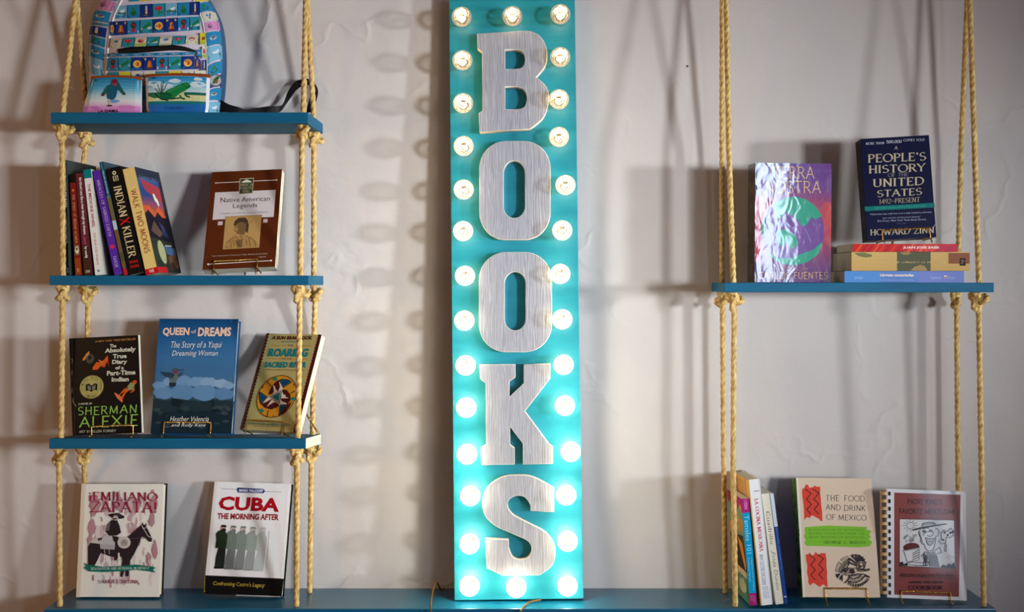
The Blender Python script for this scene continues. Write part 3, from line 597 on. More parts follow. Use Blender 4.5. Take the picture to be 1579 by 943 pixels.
# ---- third shelf
def sherman(a):
    G = (150, 200, 90); C = (206, 204, 186)
    a.poly([(35, 45), (62, 46), (118, 868), (95, 868)], (30, 22, 18)); a.line([(62, 46), (118, 868)], 3, (70, 56, 46))
    for p in ((70, 330), (62, 400), (78, 480), (70, 230), (88, 560)): a.blob(*p, 5, 22, (96, 84, 70), seed=p[1])
    a.line([(85, 570), (118, 615)], 5, (150, 140, 130)); a.text('A NEW YORK TIMES BESTSELLER', 262, 80, 596, 96, (170, 120, 60), 'bold', dy=6)
    for t, x0, y0, x1, y1 in (('The', 386, 118, 440, 145), ('Absolutely', 347, 150, 600, 196), ('True', 415, 200, 530, 236), ('Diary', 412, 246, 536, 290), ('of a', 440, 297, 512, 325), ('Part-Time', 373, 333, 610, 372), ('Indian', 415, 386, 558, 424)): a.text(t, x0, y0, x1, y1, C, 'heavy', dy=4)
    OR = (212, 92, 30)                                                         # two toy figures
    a.poly([(160, 225), (190, 180), (215, 160), (218, 185), (185, 225), (165, 238)], (206, 130, 60)); a.ell(225, 225, 34, 38, (70, 72, 66), rot=20); a.ell(222, 215, 16, 18, (30, 30, 32)); a.poly([(248, 300), (280, 255), (310, 258), (345, 240), (372, 205), (386, 300), (372, 250), (350, 300), (320, 290), (290, 318), (250, 316)], OR); a.ell(345, 290, 14, 12, (190, 80, 30)); a.line([(300, 240), (330, 262)], 8, (230, 140, 70))
    a.poly([(445, 512), (500, 545), (520, 590), (508, 596), (470, 560), (446, 525)], (226, 120, 70)); a.poly([(480, 540), (520, 490), (545, 478), (565, 505), (540, 520), (515, 575), (500, 560), (530, 510)], OR); a.poly([(548, 470), (575, 435), (610, 455), (600, 500), (560, 500)], (140, 150, 100)); a.ell(607, 437, 18, 15, (214, 120, 60)); a.line([(600, 470), (608, 505), (580, 518)], 9, OR); a.poly([(585, 428), (628, 430), (626, 442), (590, 440)], (196, 60, 30))
    a.ell(248, 458, 104, 98, (176, 168, 98), 32); a.ring(248, 458, 104, 98, 4, (120, 110, 60)); a.ring(248, 458, 68, 64, 3, (120, 110, 60))
    for i, ch in enumerate('NATIONAL BOOK AWARD'):
        if ch != ' ': t = rad(200-i*12.2); x, y = 248+84*cos(t), 458-80*sin(t); a.text(ch, x-6, y-8, x+6, y+8, (80, 72, 36), 'sans')
    for i, ch in enumerate('WINNER'): t = rad(240+i*12); x, y = 248+84*cos(t), 458-80*sin(t); a.text(ch, x-6, y-8, x+6, y+8, (80, 72, 36), 'sans')
    a.poly([(196, 435), (225, 428), (248, 448), (272, 428), (298, 435), (298, 488), (270, 482), (248, 500), (224, 482), (200, 490)], (24, 26, 28)); a.poly([(214, 440), (242, 456), (242, 486), (216, 474)], (120, 124, 110)); a.poly([(282, 440), (254, 456), (254, 486), (280, 474)], (120, 124, 110))
    a.text('A NOVEL BY', 138, 588, 260, 604, C, 'bold'); a.text('SHERMAN', 138, 620, 638, 697, G, 'hand', dy=-4); a.text('ALEXIE', 152, 705, 655, 805, G, 'hand', dy=-6); a.text('ART BY ELLEN FORNEY', 154, 824, 476, 846, C, 'round', dy=-2)
bk = book('sherman', 'black paperback with a gold award seal, left end of the third shelf', .011, surf='s3', cover=(17, 14, 18), finish='gloss', front=sherman, lift=.0036, quad=[(35, 45), (612, 65), (692, 857), (95, 868)])
easel(bk, 's3', .29, .885, .0175, 'twisted brass stand under the black paperback with the gold seal')

def queen(a):
    a.grad([(640, 168), (1055, 172), (1020, 775), (590, 775)], [(18, 66, 110), (30, 84, 132), (46, 98, 146), (58, 106, 150), (60, 104, 144), (66, 106, 140), (48, 78, 96), (34, 50, 58), (24, 40, 52), (20, 46, 76)])
    for i, (x, y, r, c) in enumerate([(640, 520, 36, (108, 144, 178)), (700, 500, 42, (118, 150, 180)), (770, 500, 50, (104, 142, 178)), (840, 500, 44, (110, 146, 180)), (900, 505, 46, (126, 156, 184)), (965, 510, 40, (134, 162, 188)), (1005, 520, 30, (122, 152, 180)), (660, 560, 55, (96, 132, 168)), (760, 560, 70, (90, 128, 166)), (880, 560, 70, (94, 132, 168)), (980, 565, 52, (88, 124, 160))]): a.blob(x, y, r, r*.62, c, 16, .14, i)
    a.poly([(605, 590), (680, 600), (740, 590), (850, 606), (940, 596), (1034, 604), (1020, 775), (592, 775)], (34, 50, 56)); a.poly([(600, 660), (1028, 650), (1020, 775), (592, 775)], (24, 40, 50))
    R = random.Random(5)
    for i in range(34): x, y = R.uniform(620, 1005), R.uniform(622, 750); a.blob(x, y, R.uniform(10, 34), R.uniform(5, 13), R.choice([(28, 48, 52), (44, 62, 64), (20, 34, 42), (52, 66, 70)]), 9, .3, i)
    a.blob(730, 610, 30, 24, (22, 36, 40), 12, .3, 2); a.poly([(916, 600), (921, 586), (927, 600), (927, 634), (916, 634)], (24, 40, 40)); a.rect(1012, 176, 1022, 190, (40, 90, 140))
    a.poly([(690, 478), (720, 448), (735, 452), (742, 470), (728, 500), (708, 522), (688, 524), (698, 500)], (88, 104, 104)); a.poly([(640, 447), (700, 452), (722, 462), (708, 484), (668, 472)], (44, 60, 76)); a.ell(724, 441, 17, 14, (74, 78, 82)); a.poly([(714, 446), (738, 444), (736, 456), (720, 458)], (130, 44, 60)); a.line([(738, 441), (768, 436)], 3, (30, 40, 50)); a.poly([(736, 462), (768, 446), (756, 466), (738, 474)], (52, 70, 84)); a.poly([(690, 505), (728, 505), (726, 524), (696, 528)], (34, 46, 56))
    T = (232, 196, 172); a.text('QUEEN', 658, 215, 800, 262, T, 'heavy', .12); a.text('of', 808, 226, 834, 246, T, 'sans'); a.text('DREAMS', 842, 215, 1018, 262, T, 'heavy', .12)
    C = (232, 230, 222); a.text('The Story of a Yaqui', 702, 288, 970, 332, C, 'light', .35); a.text('Dreaming Woman', 706, 336, 948, 372, C, 'light', .35); a.text('Heather Valencia', 694, 684, 900, 712, C, 'light', .35)
    a.text('and Rolly Kent', 702, 722, 886, 744, C, 'light', .35)
bk = book('queen', 'blue hardback with a hummingbird over clouds, in the middle of the third shelf', .026, surf='s3', hard=True, cover=(20, 72, 120), spine=(18, 60, 100), finish='gloss', front=queen, lift=.0036, quad=[(640, 168), (1055, 172), (1020, 775), (590, 775)])
easel(bk, 's3', .165, .745, .0225, 'twisted brass stand under the blue hummingbird hardback')

def sunbear(a):
    MR = (78, 24, 26); TL_ = (0, 132, 140); YE = (214, 150, 40)
    a.poly([(258, 55), (278, 55), (72, 771), (45, 770)], (92, 60, 40)); a.poly([(648, 64), (672, 65), (465, 785), (440, 784)], MR)
    for i in range(30):
        t = i/30; a.ell(274-206*t, 60+712*t, 9, 9, MR, 8); a.ell(652-206*t, 70+712*t, 9, 9, MR, 8)
    a.text('A SUN BEAR BOOK', 300, 76, 606, 103, MR, 'heavy', .34); a.text('EARTHWISE PROPHECIES', 370, 113, 490, 126, TL_, 'sans'); a.line([(290, 148), (405, 148)], 3, (170, 90, 50)); a.line([(480, 149), (588, 150)], 3, (170, 90, 50)); a.text('THE', 417, 140, 458, 154, (150, 80, 50), 'bold')
    a.text('ROARING', 266, 170, 576, 232, TL_, 'heavy', .36); a.line([(256, 247), (365, 247)], 3, (170, 90, 50)); a.line([(465, 250), (555, 252)], 3, (170, 90, 50)); a.text('OF THE', 374, 242, 448, 254, (150, 80, 50), 'bold'); a.text('SACRED RIVER', 236, 270, 548, 314, TL_, 'heavy', .36); a.text('The Wilderness Quest for Vision and Self-Healing', 232, 323, 535, 336, (110, 70, 50), 'sans', dy=3)
    g = lambda pts: [((20+x/10.474)*4.834, (75+y/10.474)*4.834) for x, y in pts]
    E = lambda r, col, n=40: a.poly(g([(495+r*(311*cos(2*pi*i/n)+95*sin(2*pi*i/n)), 355-r*340*sin(2*pi*i/n)) for i in range(n)]), col)
    W2, DK = (226, 208, 190), (30, 22, 26); PL = lambda c, *p: a.poly(g(p), c); LN = lambda w, c, *p: a.line(g(p), w, c)
    E(1.0, MR); E(.965, YE)
    PL(MR, (360, 330), (390, 260), (430, 180), (500, 110), (590, 72), (690, 80), (757, 120), (612, 212), (590, 245), (480, 300)); PL(MR, (590, 240), (660, 250), (715, 320), (718, 410), (665, 490), (540, 490)); PL(MR, (660, 488), (740, 430), (700, 520), (620, 610), (515, 662), (545, 488))
    PL(MR, (212, 300), (235, 280), (350, 362), (372, 360), (540, 488), (500, 530), (400, 565), (300, 540), (228, 470), (208, 390))
    for p in (((556, 112), (600, 74), (748, 118), (612, 206)), ((234, 292), (346, 364), (266, 466), (218, 396)), ((546, 494), (656, 490), (526, 642))):
        PL((24, 84, 100), *p); c = [sum(v[i] for v in p)/len(p) for i in (0, 1)]; PL((20, 60, 120), *[(c[0]+(x-c[0])*.5, c[1]+(y-c[1])*.5) for x, y in p])
    for p in (((425, 335), (455, 270), (443, 165), (470, 190), (490, 245), (520, 270)), ((530, 268), (556, 200), (543, 112), (572, 160), (592, 200), (608, 236), (588, 246)), ((588, 268), (604, 320), (640, 330), (640, 360), (692, 380), (568, 388)), ((562, 400), (590, 440), (628, 450), (662, 474), (542, 486)), ((366, 362), (412, 402), (372, 420), (340, 440), (268, 472), (320, 410)), ((420, 408), (474, 448), (430, 460), (390, 486), (334, 526), (384, 450))): PL(W2, *p)
    PL(W2, (366, 360), (594, 240), (542, 492)); PL(DK, (382, 360), (586, 256), (540, 474)); PL(W2, (404, 360), (572, 272), (532, 452)); PL((30, 116, 128), (418, 360), (563, 284), (527, 438))
    for p in (((345, 120), (415, 190)), ((725, 300), (795, 265)), ((360, 580), (335, 680)), ((265, 225), (290, 205)), ((770, 185), (790, 150)), ((425, 665), (450, 670))): LN(6, MR, *p)
    for x, y in ((480, 76), (762, 392), (250, 588)): a.blob(*g([(x, y)])[0], 20, 15, (50, 128, 96), 8, .15, x)
    a.text('STEVEN FOSTER with MEREDITH LITTLE', 112, 720, 420, 736, (0, 116, 120), 'bold', dy=6); a.lines(150, 744, 380, 752, 1, (120, 90, 60), words=7)
bk = book('sunbear', 'tan paperback with a round medallion, right end of the third shelf', .019, surf='s3', cover=(190, 176, 112), spine=(92, 60, 40), back=(120, 90, 60), front=sunbear, lift=.0036, quad=[(258, 55), (672, 65), (465, 785), (45, 770)])
easel(bk, 's3', .13, .78, .0195, 'twisted brass stand under the tan medallion paperback', hb=.5, reach=.06, side=.070)

# ---- ledge, left: two hardbacks leaning back
def zapata(a):
    R = random.Random(11); a.poly([(72, 40), (100, 38), (64, 864), (36, 862)], (222, 206, 184)); MV = (164, 104, 112)
    for i in range(60):
        x, y = R.uniform(130, 610), R.uniform(110, 760); a.blob(x, y, R.uniform(10, 24), R.uniform(24, 58), R.choice([(196, 160, 164), (206, 180, 182), (184, 140, 148), (220, 202, 200), (230, 218, 216)]), 9, .35, i)
    for i in range(70):
        x, y = R.uniform(125, 605), R.uniform(100, 770); l = R.uniform(20, 60); d = R.uniform(-.5, .5); a.line([(x, y), (x+l*d*.5, y+l*.6), (x+l*d*.3, y+l)], R.uniform(4, 12), R.choice([(190, 156, 164), (172, 132, 142), (218, 200, 200), (200, 176, 180), (226, 214, 212)]))
    for x, y, rx, ry in ((170, 190, 36, 80), (150, 360, 24, 60), (600, 190, 26, 70), (250, 190, 24, 60), (350, 190, 26, 56), (590, 300, 22, 50), (610, 520, 18, 60), (140, 460, 20, 40), (480, 200, 22, 50)): a.blob(x, y, rx, ry, (182, 134, 142), 11, .3, int(x))
    MR = (150, 34, 60); a.text('¡EMILIANO', 130, 98, 632, 168, MR, 'serif', dy=8); a.text('ZAPATA!', 132, 168, 620, 250, MR, 'serif', dy=6)
    K = (46, 36, 40); G = (190, 184, 180); D = (84, 64, 68)                    # rider and horse, seen from the side
    a.poly([(122, 500), (140, 470), (210, 455), (300, 500), (420, 510), (430, 570), (300, 575), (215, 545), (190, 600), (168, 640), (122, 640)], K)
    a.poly([(400, 440), (500, 352), (515, 340), (540, 345), (560, 380), (588, 440), (586, 466), (566, 466), (540, 436), (512, 430), (485, 500), (455, 560), (430, 600), (418, 712), (396, 716), (392, 660), (372, 720), (356, 716), (372, 600), (360, 540)], K)
    a.poly([(514, 346), (516, 320), (528, 342)], K); a.poly([(538, 346), (546, 326), (548, 352)], K); a.line([(512, 345), (560, 425), (584, 436)], 5, G); a.line([(520, 370), (555, 362)], 4, G); a.line([(540, 440), (460, 440), (420, 440)], 4, D)
    a.poly([(250, 388), (290, 310), (330, 300), (352, 350), (362, 400), (330, 420), (275, 420)], K); a.poly([(252, 388), (262, 340), (285, 316), (276, 380)], (110, 96, 96)); a.poly([(300, 420), (345, 430), (350, 560), (330, 600), (312, 600), (318, 500)], K)
    a.ell(330, 278, 58, 18, K, 24, 8); a.ell(335, 268, 26, 14, (70, 58, 60)); a.ell(322, 292, 20, 18, (200, 180, 172)); a.ell(316, 298, 16, 5, K)
    a.poly([(132, 470), (160, 440), (230, 430), (262, 405), (290, 440), (318, 470), (318, 505), (212, 505), (208, 480)], (196, 190, 186)); a.poly([(190, 440), (225, 432), (224, 450), (196, 458)], (70, 60, 64)); a.poly([(210, 480), (318, 490), (316, 522), (212, 516)], (176, 170, 168)); a.line([(240, 516), (246, 550)], 5, G); a.line([(275, 520), (278, 552)], 5, G)
    a.ell(385, 470, 48, 44, (204, 198, 190)); a.ell(385, 472, 30, 28, (170, 160, 156)); a.line([(372, 482), (385, 458), (398, 482)], 5, (110, 96, 96)); a.poly([(340, 545), (352, 545), (354, 600), (342, 620)], (224, 218, 212))
    GN = (18, 110, 92); a.poly([(92, 618), (130, 630), (230, 645), (360, 640), (470, 630), (576, 642), (612, 652), (596, 668), (614, 688), (570, 680), (470, 668), (360, 678), (230, 684), (128, 678), (92, 652), (108, 638)], GN); a.line([(130, 634), (134, 676)], 3, (10, 70, 60)); a.line([(576, 646), (574, 680)], 3, (10, 70, 60))
    a.text('REVOLUTION AND BETRAYAL IN MEXICO', 146, 650, 566, 668, (214, 226, 214), 'serif', dy=-4); a.text('SAMUEL BRUNK', 196, 738, 494, 764, (150, 70, 86), 'serif', dy=3)
book('zapata', 'cream hardback with a horse rider and green ribbon, on the ledge at left', .026, surf='ledge', hard=True, cover=(234, 230, 220), spine=(222, 206, 184), back=(30, 26, 26), finish='film', front=zapata, quad=[(68, 40), (675, 42), (638, 865), (34, 862)])
def cuba(a):
    a.poly([(935, 180), (950, 180), (888, 776), (868, 775)], (226, 222, 220)); a.quad([(878, 676), (1296, 690), (1285, 785), (868, 775)], BLK); a.line([(878, 676), (1296, 690)], 2, (120, 120, 124))
    for i in range(7): a.blob(877+i*-.6, 690+i*12, 3, 5, (190, 150, 40), 7, .4, i)
    a.poly([(1322, 190), (1337, 190), (1296, 690), (1280, 690)], (246, 245, 244)); a.line([(970, 218), (1050, 222)], 2, (90, 96, 120)); a.line([(1198, 232), (1284, 234)], 2, (90, 96, 120))
    a.poly([(1050, 222), (1056, 212), (1190, 218), (1200, 228), (1192, 241), (1056, 238)], (30, 52, 120)); a.text('MARK FALCOFF', 1062, 219, 1190, 234, (226, 226, 236), 'heavy', .15, dy=3)
    a.text('CUBA', 955, 257, 1272, 330, (172, 12, 28), 'heavy', .1, dy=9); a.text('THE MORNING AFTER', 948, 346, 1270, 378, (150, 18, 34), 'heavy', .1, dy=4)
    base = (238, 236, 238)
    for i, k in ((4, .82), (3, .62), (2, .5), (1, .42), (0, 0)):              # one saluting figure repeated and fading
        mixc = lambda c: tuple(int(c[j]*(1-k)+(226, 232, 232)[j]*k) for j in range(3)); x = 980+i*52; y = i*3; q = lambda pts: [(x+u, y+v) for u, v in pts]
        a.poly(q([(-30, 530), (10, 536), (0, 632), (-2, 640), (-50, 636), (-44, 580)]), mixc((34, 38, 38))); a.poly(q([(-54, 630), (-22, 630), (-8, 640), (-52, 640)]), mixc((20, 20, 22)))
        a.poly(q([(-42, 455), (-26, 438), (8, 440), (20, 462), (16, 510), (8, 538), (-46, 530), (-40, 490)]), mixc((34, 52, 34))); a.line(q([(-38, 462), (-14, 440), (-10, 428)]), 9, mixc((30, 46, 30))); a.ell(x-2, y+424, 14, 16, mixc((176, 130, 112))); a.ell(x+1, y+436, 12, 9, mixc((40, 34, 32))); a.poly(q([(-16, 418), (-10, 408), (10, 408), (16, 416), (16, 420)]), mixc((30, 40, 32))); a.line(q([(-42, 500), (12, 505)]), 3, mixc((24, 34, 24)))
    a.quad([(1222, 440), (1262, 445), (1252, 640), (1206, 640)], (232, 236, 236))
    a.text("Confronting Castro's Legacy", 922, 706, 1196, 734, (206, 176, 70), 'sans', .3, dy=9); a.quad([(1043, 778), (1280, 784), (1279, 788), (1043, 782)], (200, 200, 205))
book('cuba', 'white hardback with a fading row of green figures, on the ledge', .024, surf='ledge', hard=True, cover=(238, 236, 238), spine=(226, 222, 220), back=(20, 18, 18), finish='film', front=cuba, quad=[(935, 180), (1337, 190), (1285, 785), (868, 775)])

# ---- right shelf
def terra(a):
    YE = (218, 176, 110); PU = (92, 44, 122); RD = (168, 40, 62); GN = (0, 142, 112)
    a.grad([(115, 45), (658, 48), (648, 892), (108, 890)], [PU, PU, (100, 46, 120), (140, 48, 90), (176, 52, 66), (176, 46, 66), (150, 40, 70), (112, 40, 92), (92, 40, 104), (84, 34, 100)])
    a.poly([(115, 45), (128, 45), (120, 890), (108, 890)], (56, 18, 66)); a.poly([(112, 270), (150, 290), (150, 760), (110, 740)], RD); a.poly([(596, 320), (654, 330), (650, 520), (610, 480)], (176, 54, 60)); a.ell(380, 528, 222, 244, (98, 52, 132), 48)
    a.poly([(250, 330), (330, 292), (400, 284), (470, 300), (540, 350), (588, 420), (540, 445), (510, 430), (480, 480), (440, 500), (410, 440), (330, 390), (290, 440), (270, 420)], GN); a.poly([(160, 470), (185, 420), (178, 560), (162, 560)], GN); a.poly([(265, 520), (330, 520), (400, 560), (420, 620), (370, 660), (330, 600), (300, 640), (270, 600)], GN)
    a.poly([(205, 680), (270, 720), (360, 720), (440, 690), (520, 660), (580, 610), (592, 610), (560, 690), (480, 750), (380, 772), (290, 756), (235, 720)], GN); a.poly([(400, 440), (450, 500), (430, 620), (400, 560)], (120, 70, 150))
    a.text('TERRA', 242, 70, 534, 158, YE, 'thin'); a.text('NOSTRA', 192, 172, 580, 262, YE, 'thin'); a.text('A NOVEL BY', 250, 785, 490, 806, (190, 110, 90), 'thin'); a.text('CARLOS FUENTES', 134, 818, 625, 868, YE, 'thin')
def terra_sp(a):
    Y = (150, 104, 62)
    a.text('TERRA', .16, .1, .27, .46, Y, 'thin'); a.text('NOSTRA', .16, .52, .28, .9, Y, 'thin'); a.text('CARLOS FUENTES', .31, .2, .58, .72, Y, 'thin'); a.rect(.86, .3, .93, .7, (52, 60, 62)); a.line([(.62, .95), (.66, .95)], .03, (220, 180, 90))
book('terra', 'tall hardback in a shiny purple, red and green plastic jacket on the right shelf', .056, surf='r1', hard=True, cover=(92, 44, 122), spine=(16, 22, 26), back=(20, 26, 28), finish='jacket', front=terra, spine_art=terra_sp, quad=[(115, 45), (658, 48), (648, 892), (108, 890)])

# flat pile of three
FX, FL = 1302, 2.440
ZB = SHELF['r1'][0]
def flat(px, key, L, dims, T, z, label, **kw):
    v = P(px, CY, L); Mx = Matrix.Translation((v.x, L, z+.0002)); return book(key, label, T, mode='flat', Mx=Mx, dims=dims, **kw)
def linguas(a):
    a.grad([(0, 0), (1, 0), (1, 1), (0, 1)], [(96, 134, 196), (88, 124, 190)]); a.rect(0, 0, .3, 1, (84, 140, 204)); a.rect(.62, 0, 1, 1, (110, 124, 192)); a.text('Línguas conectadas', .3, .22, .58, .54, (238, 214, 200), 'heavy'); a.text('Nuevos relatos de Los Estados Unidos', .3, .7, .58, .84, (150, 170, 214), 'sans')
    a.text('Jorge', .085, .45, .155, .72, (170, 196, 226), 'sans'); a.text('Vanderbilt', .72, .44, .81, .7, (160, 176, 222), 'sans'); a.ell(.845, .52, .012, .16, (226, 206, 206)); a.ell(.845, .57, .008, .08, (120, 40, 50)); a.text('Press', .865, .44, .92, .7, (160, 176, 222), 'sans')
flat(1302, 'linguas', FL, (.135, .2446), .0235, ZB, 'blue paperback lying flat, lowest of the pile on the right shelf', cover=(60, 84, 130), spine=(90, 128, 194), spine_art=linguas, finish='gloss')
def latin(a):
    a.grad([(0, 0), (1, 0), (1, 1), (0, 1)], [(206, 172, 108), (198, 160, 96)]); a.poly([(.02, .06), (.1, .03), (.17, .14), (.175, .24), (.12, .3), (.06, .22)], (120, 118, 78)); a.rect(.385, 0, .67, 1, (92, 92, 70)); a.blob(.46, .06, .04, .1, (150, 128, 84), seed=2); a.poly([(.5, 1), (.53, .8), (.58, .68), (.62, .75), (.645, 1)], (164, 138, 92)); a.rect(.82, .05, 1, .62, (140, 88, 66)); a.rect(.915, .33, .965, .73, (44, 38, 40)); a.text('SP', .925, .4, .955, .64, (150, 100, 80), 'bold')
    a.text('A HISTORY OF THE CONQUEST OF NEW SPAIN', .13, .5, .8, .6, (222, 194, 140), 'serif')
flat(1313, 'latin', FL+.004, (.150, .2420), .0385, ZB+.0240, 'thick tan paperback lying in the middle of the flat pile on the right shelf', cover=(92, 66, 34), spine=(202, 166, 102), back=(92, 66, 34), spine_art=latin)
def saer(a):
    a.rect(0, 0, 1, 1, (200, 34, 36)); R = random.Random(3)
    for i in range(16): x = .02+i*.055; a.poly([(x, 1), (x+.03, .55), (x+.06, 0), (x+.075, 0), (x+.05, .6), (x+.025, 1)], R.choice([(226, 84, 44), (214, 60, 40), (170, 24, 40)]))
    a.rect(.82, .12, 1, .95, (188, 36, 64)); a.text('JUAN JOSE SAER', .48, .3, .83, .68, (240, 214, 204), 'heavy'); a.text('La ocasión', .88, .32, .97, .66, (150, 60, 100), 'sans')
flat(1315, 'saer', FL+.004, (.130, .2140), .0160, ZB+.0630, 'thin red paperback on top of the flat pile, right shelf', cover=(120, 70, 30), spine=(200, 34, 36), spine_art=saer, finish='gloss')
ZR = ZB+.0796
def zinn(a):
    C = (196, 182, 152)
    a.text('MORE THAN 500,000 COPIES SOLD', 832, 86, 1124, 99, (216, 216, 224), 'serif', dy=-16) if 0 else a.text('MORE THAN', 832, 92, 922, 104, (200, 200, 212), 'serif', dy=-5)
    a.text('500,000', 934, 80, 1010, 97, (216, 216, 226), 'serif', dy=-3); a.text('COPIES SOLD', 1018, 73, 1124, 85, (200, 200, 212), 'serif', dy=-4); a.text('A', 973, 108, 990, 126, C, 'serif')
    for t, x0, y0, x1, y1 in (("PEOPLE'S", 842, 150, 1132, 192), ('HISTORY', 846, 205, 1130, 246), ('UNITED', 866, 272, 1122, 314), ('STATES', 886, 328, 1112, 364)): a.text(t, x0, y0, x1, y1, C, 'serif', dy=-14)
    a.text('OF THE', 940, 243, 1042, 263, (130, 124, 130), 'serif', dy=-6); a.text('1492-PRESENT', 896, 373, 1100, 398, (176, 160, 132), 'serif', dy=-12)
    a.quad([(822, 411), (1174, 390), (1176, 413), (824, 434)], (16, 112, 108)); a.text('REVISED AND UPDATED EDITION', 876, 414, 1130, 424, (60, 160, 140), 'sans', dy=-14)
    a.text('"Historians may well view it as a step toward a coherent', 848, 445, 1160, 457, (170, 172, 196), 'sans', dy=-14); a.text('new version of American history"', 912, 464, 1104, 474, (170, 172, 196), 'sans', dy=-8); a.text('Eric Foner, New York Times Book Review', 888, 478, 1132, 490, (160, 164, 190), 'sans', dy=-10)
    a.line([(985, 497), (1030, 495)], 2, (90, 94, 130)); a.text('HOWARD ZINN', 850, 526, 1172, 558, C, 'serif', dy=-14); a.line([(1168, 515), (1186, 488)], 2, (200, 200, 205))
def zinn_sp(a): a.text("A PEOPLE'S HISTORY", .06, .3, .6, .66, (90, 84, 80), 'serif'); a.text('ZINN', .7, .3, .86, .66, (90, 84, 80), 'serif')
bk = book('zinn', 'small dark blue thick paperback on a stand atop the flat pile, right shelf', .044, surf=ZR, cover=(14, 16, 52), spine=(16, 16, 28), back=(14, 16, 40), finish='gloss', front=zinn, spine_art=zinn_sp, lift=.0036, quad=[(805, 75), (1145, 52), (1185, 565), (835, 585)])
easel(bk, ZR, .215, .905, .0195, 'twisted brass stand under the dark blue book atop the flat pile', reach=.03)

# ---- ledge, right
CB = 'cookbooks standing spine out on the ledge'
def tamales(a):
    a.rect(0, 0, 1, 1, (0, 156, 206)); a.rect(0, 0, .132, 1, (170, 36, 124)); a.rect(.0, .3, .1, .7, (190, 70, 140)); a.text('TEN', .03, .25, .1, .7, (222, 130, 180), 'bold'); a.rect(.885, 0, 1, 1, (160, 34, 110)); a.text('TEN SPEED', .905, .2, .975, .5, (214, 120, 170), 'sans'); a.text('PRESS', .905, .56, .955, .82, (214, 120, 170), 'sans')
    a.text('Tamales 101', .155, .2, .515, .82, (150, 222, 240), 'sans'); a.text("A Beginner's Guide to Making", .55, .16, .86, .42, (150, 214, 236), 'sans'); a.text('Traditional Tamales', .55, .56, .78, .8, (150, 214, 236), 'sans')
def tamales_bk(a):
    a.rect(0, 0, 1, .11, (150, 34, 40)); a.rect(.62, 0, 1, .13, (166, 34, 110)); a.ell(.86, .1, .07, .03, (226, 160, 60)); a.rect(.0, .11, .86, .36, (120, 150, 120)); a.rect(.6, .2, .98, .34, (176, 150, 90)); a.blob(.8, .27, .1, .05, (190, 120, 60), seed=4); a.poly([(0, .3), (.5, .34), (.5, .43), (0, .4)], (214, 160, 100)); a.poly([(.0, .42), (.9, .36), (1, .7), (.6, .78), (0, .7)], (48, 30, 26)); a.poly([(.5, .4), (.8, .44), (.96, .62), (.9, .7), (.62, .5)], (226, 138, 40)); a.rect(0, .7, 1, .76, (214, 190, 160)); a.rect(.1, .76, 1, 1, (96, 140, 110)); a.blob(.6, .87, .28, .07, (200, 190, 150), seed=8)
book('tamales', 'bright blue cookbook spine with magenta ends, beside the ropes on the ledge', 0, .150, 'spine', 'ledge', False, (96, 140, 120), (0, 156, 206), back=(120, 150, 120), finish='gloss', spine_art=tamales, back_art=tamales_bk, group=None)
def cocina(a):
    a.text('KNOPF', .09, .14, .1, .62, (70, 66, 70), 'bold'); a.text('LA COCINA MEXICANA', .155, .3, .575, .62, (206, 50, 76), 'serifb'); a.text('MANY CULTURES ONE CUISINE', .6, .36, .84, .7, (150, 156, 190), 'bold')
    a.lines(.85, .25, .95, .75, 3, (190, 196, 224), words=3)
def cocina_bk(a): a.quad([(0, 0), (1, 0), (1, 1), (0, 1)], (216, 166, 98)); a.rect(.78, 0, .86, 1, (190, 140, 80)); a.rect(.86, 0, 1, 1, (224, 178, 110)); a.rect(.1, .03, .76, .4, (206, 152, 86)); a.rect(0, .14, .7, .19, (190, 130, 80))
book('cocina', 'tallest white cookbook spine with red lettering, beside the bright blue spine on the ledge', 0, .150, 'spine', 'ledge', True, (224, 222, 222), (240, 240, 240), back=(216, 166, 98), finish='film', spine_art=cocina, back_art=cocina_bk)
def third(a):
    a.text('Cuadrillo', .16, .26, .46, .74, (70, 60, 62), 'light'); a.text('T', .515, .62, .525, .84, (80, 70, 60), 'bold'); a.text('Frida Dunlin', .53, .24, .87, .7, (96, 84, 76), 'light', .2)
book('third', 'cream cookbook spine with loose brown handwriting, leaning in the ledge row', 0, .130, 'spine', 'ledge', False, (214, 210, 200), (228, 220, 200), back=(222, 216, 204), spine_art=third)
def blueth(a): a.grad([(0, 0), (.3, 0), (.3, 1), (0, 1)], [(200, 206, 220), (200, 206, 220)]); a.rect(0, 0, .22, .6, (210, 214, 224)); a.rect(.93, .1, .94, .9, (190, 200, 220)); a.lines(.3, .3, .7, .7, 2, (90, 120, 180), words=6)
book('blueth', 'thinnest dark blue spine at the right end of the ledge cookbook row', 0, .126, 'spine', 'ledge', False, (24, 54, 120), (28, 66, 140), finish='gloss', spine_art=blueth)

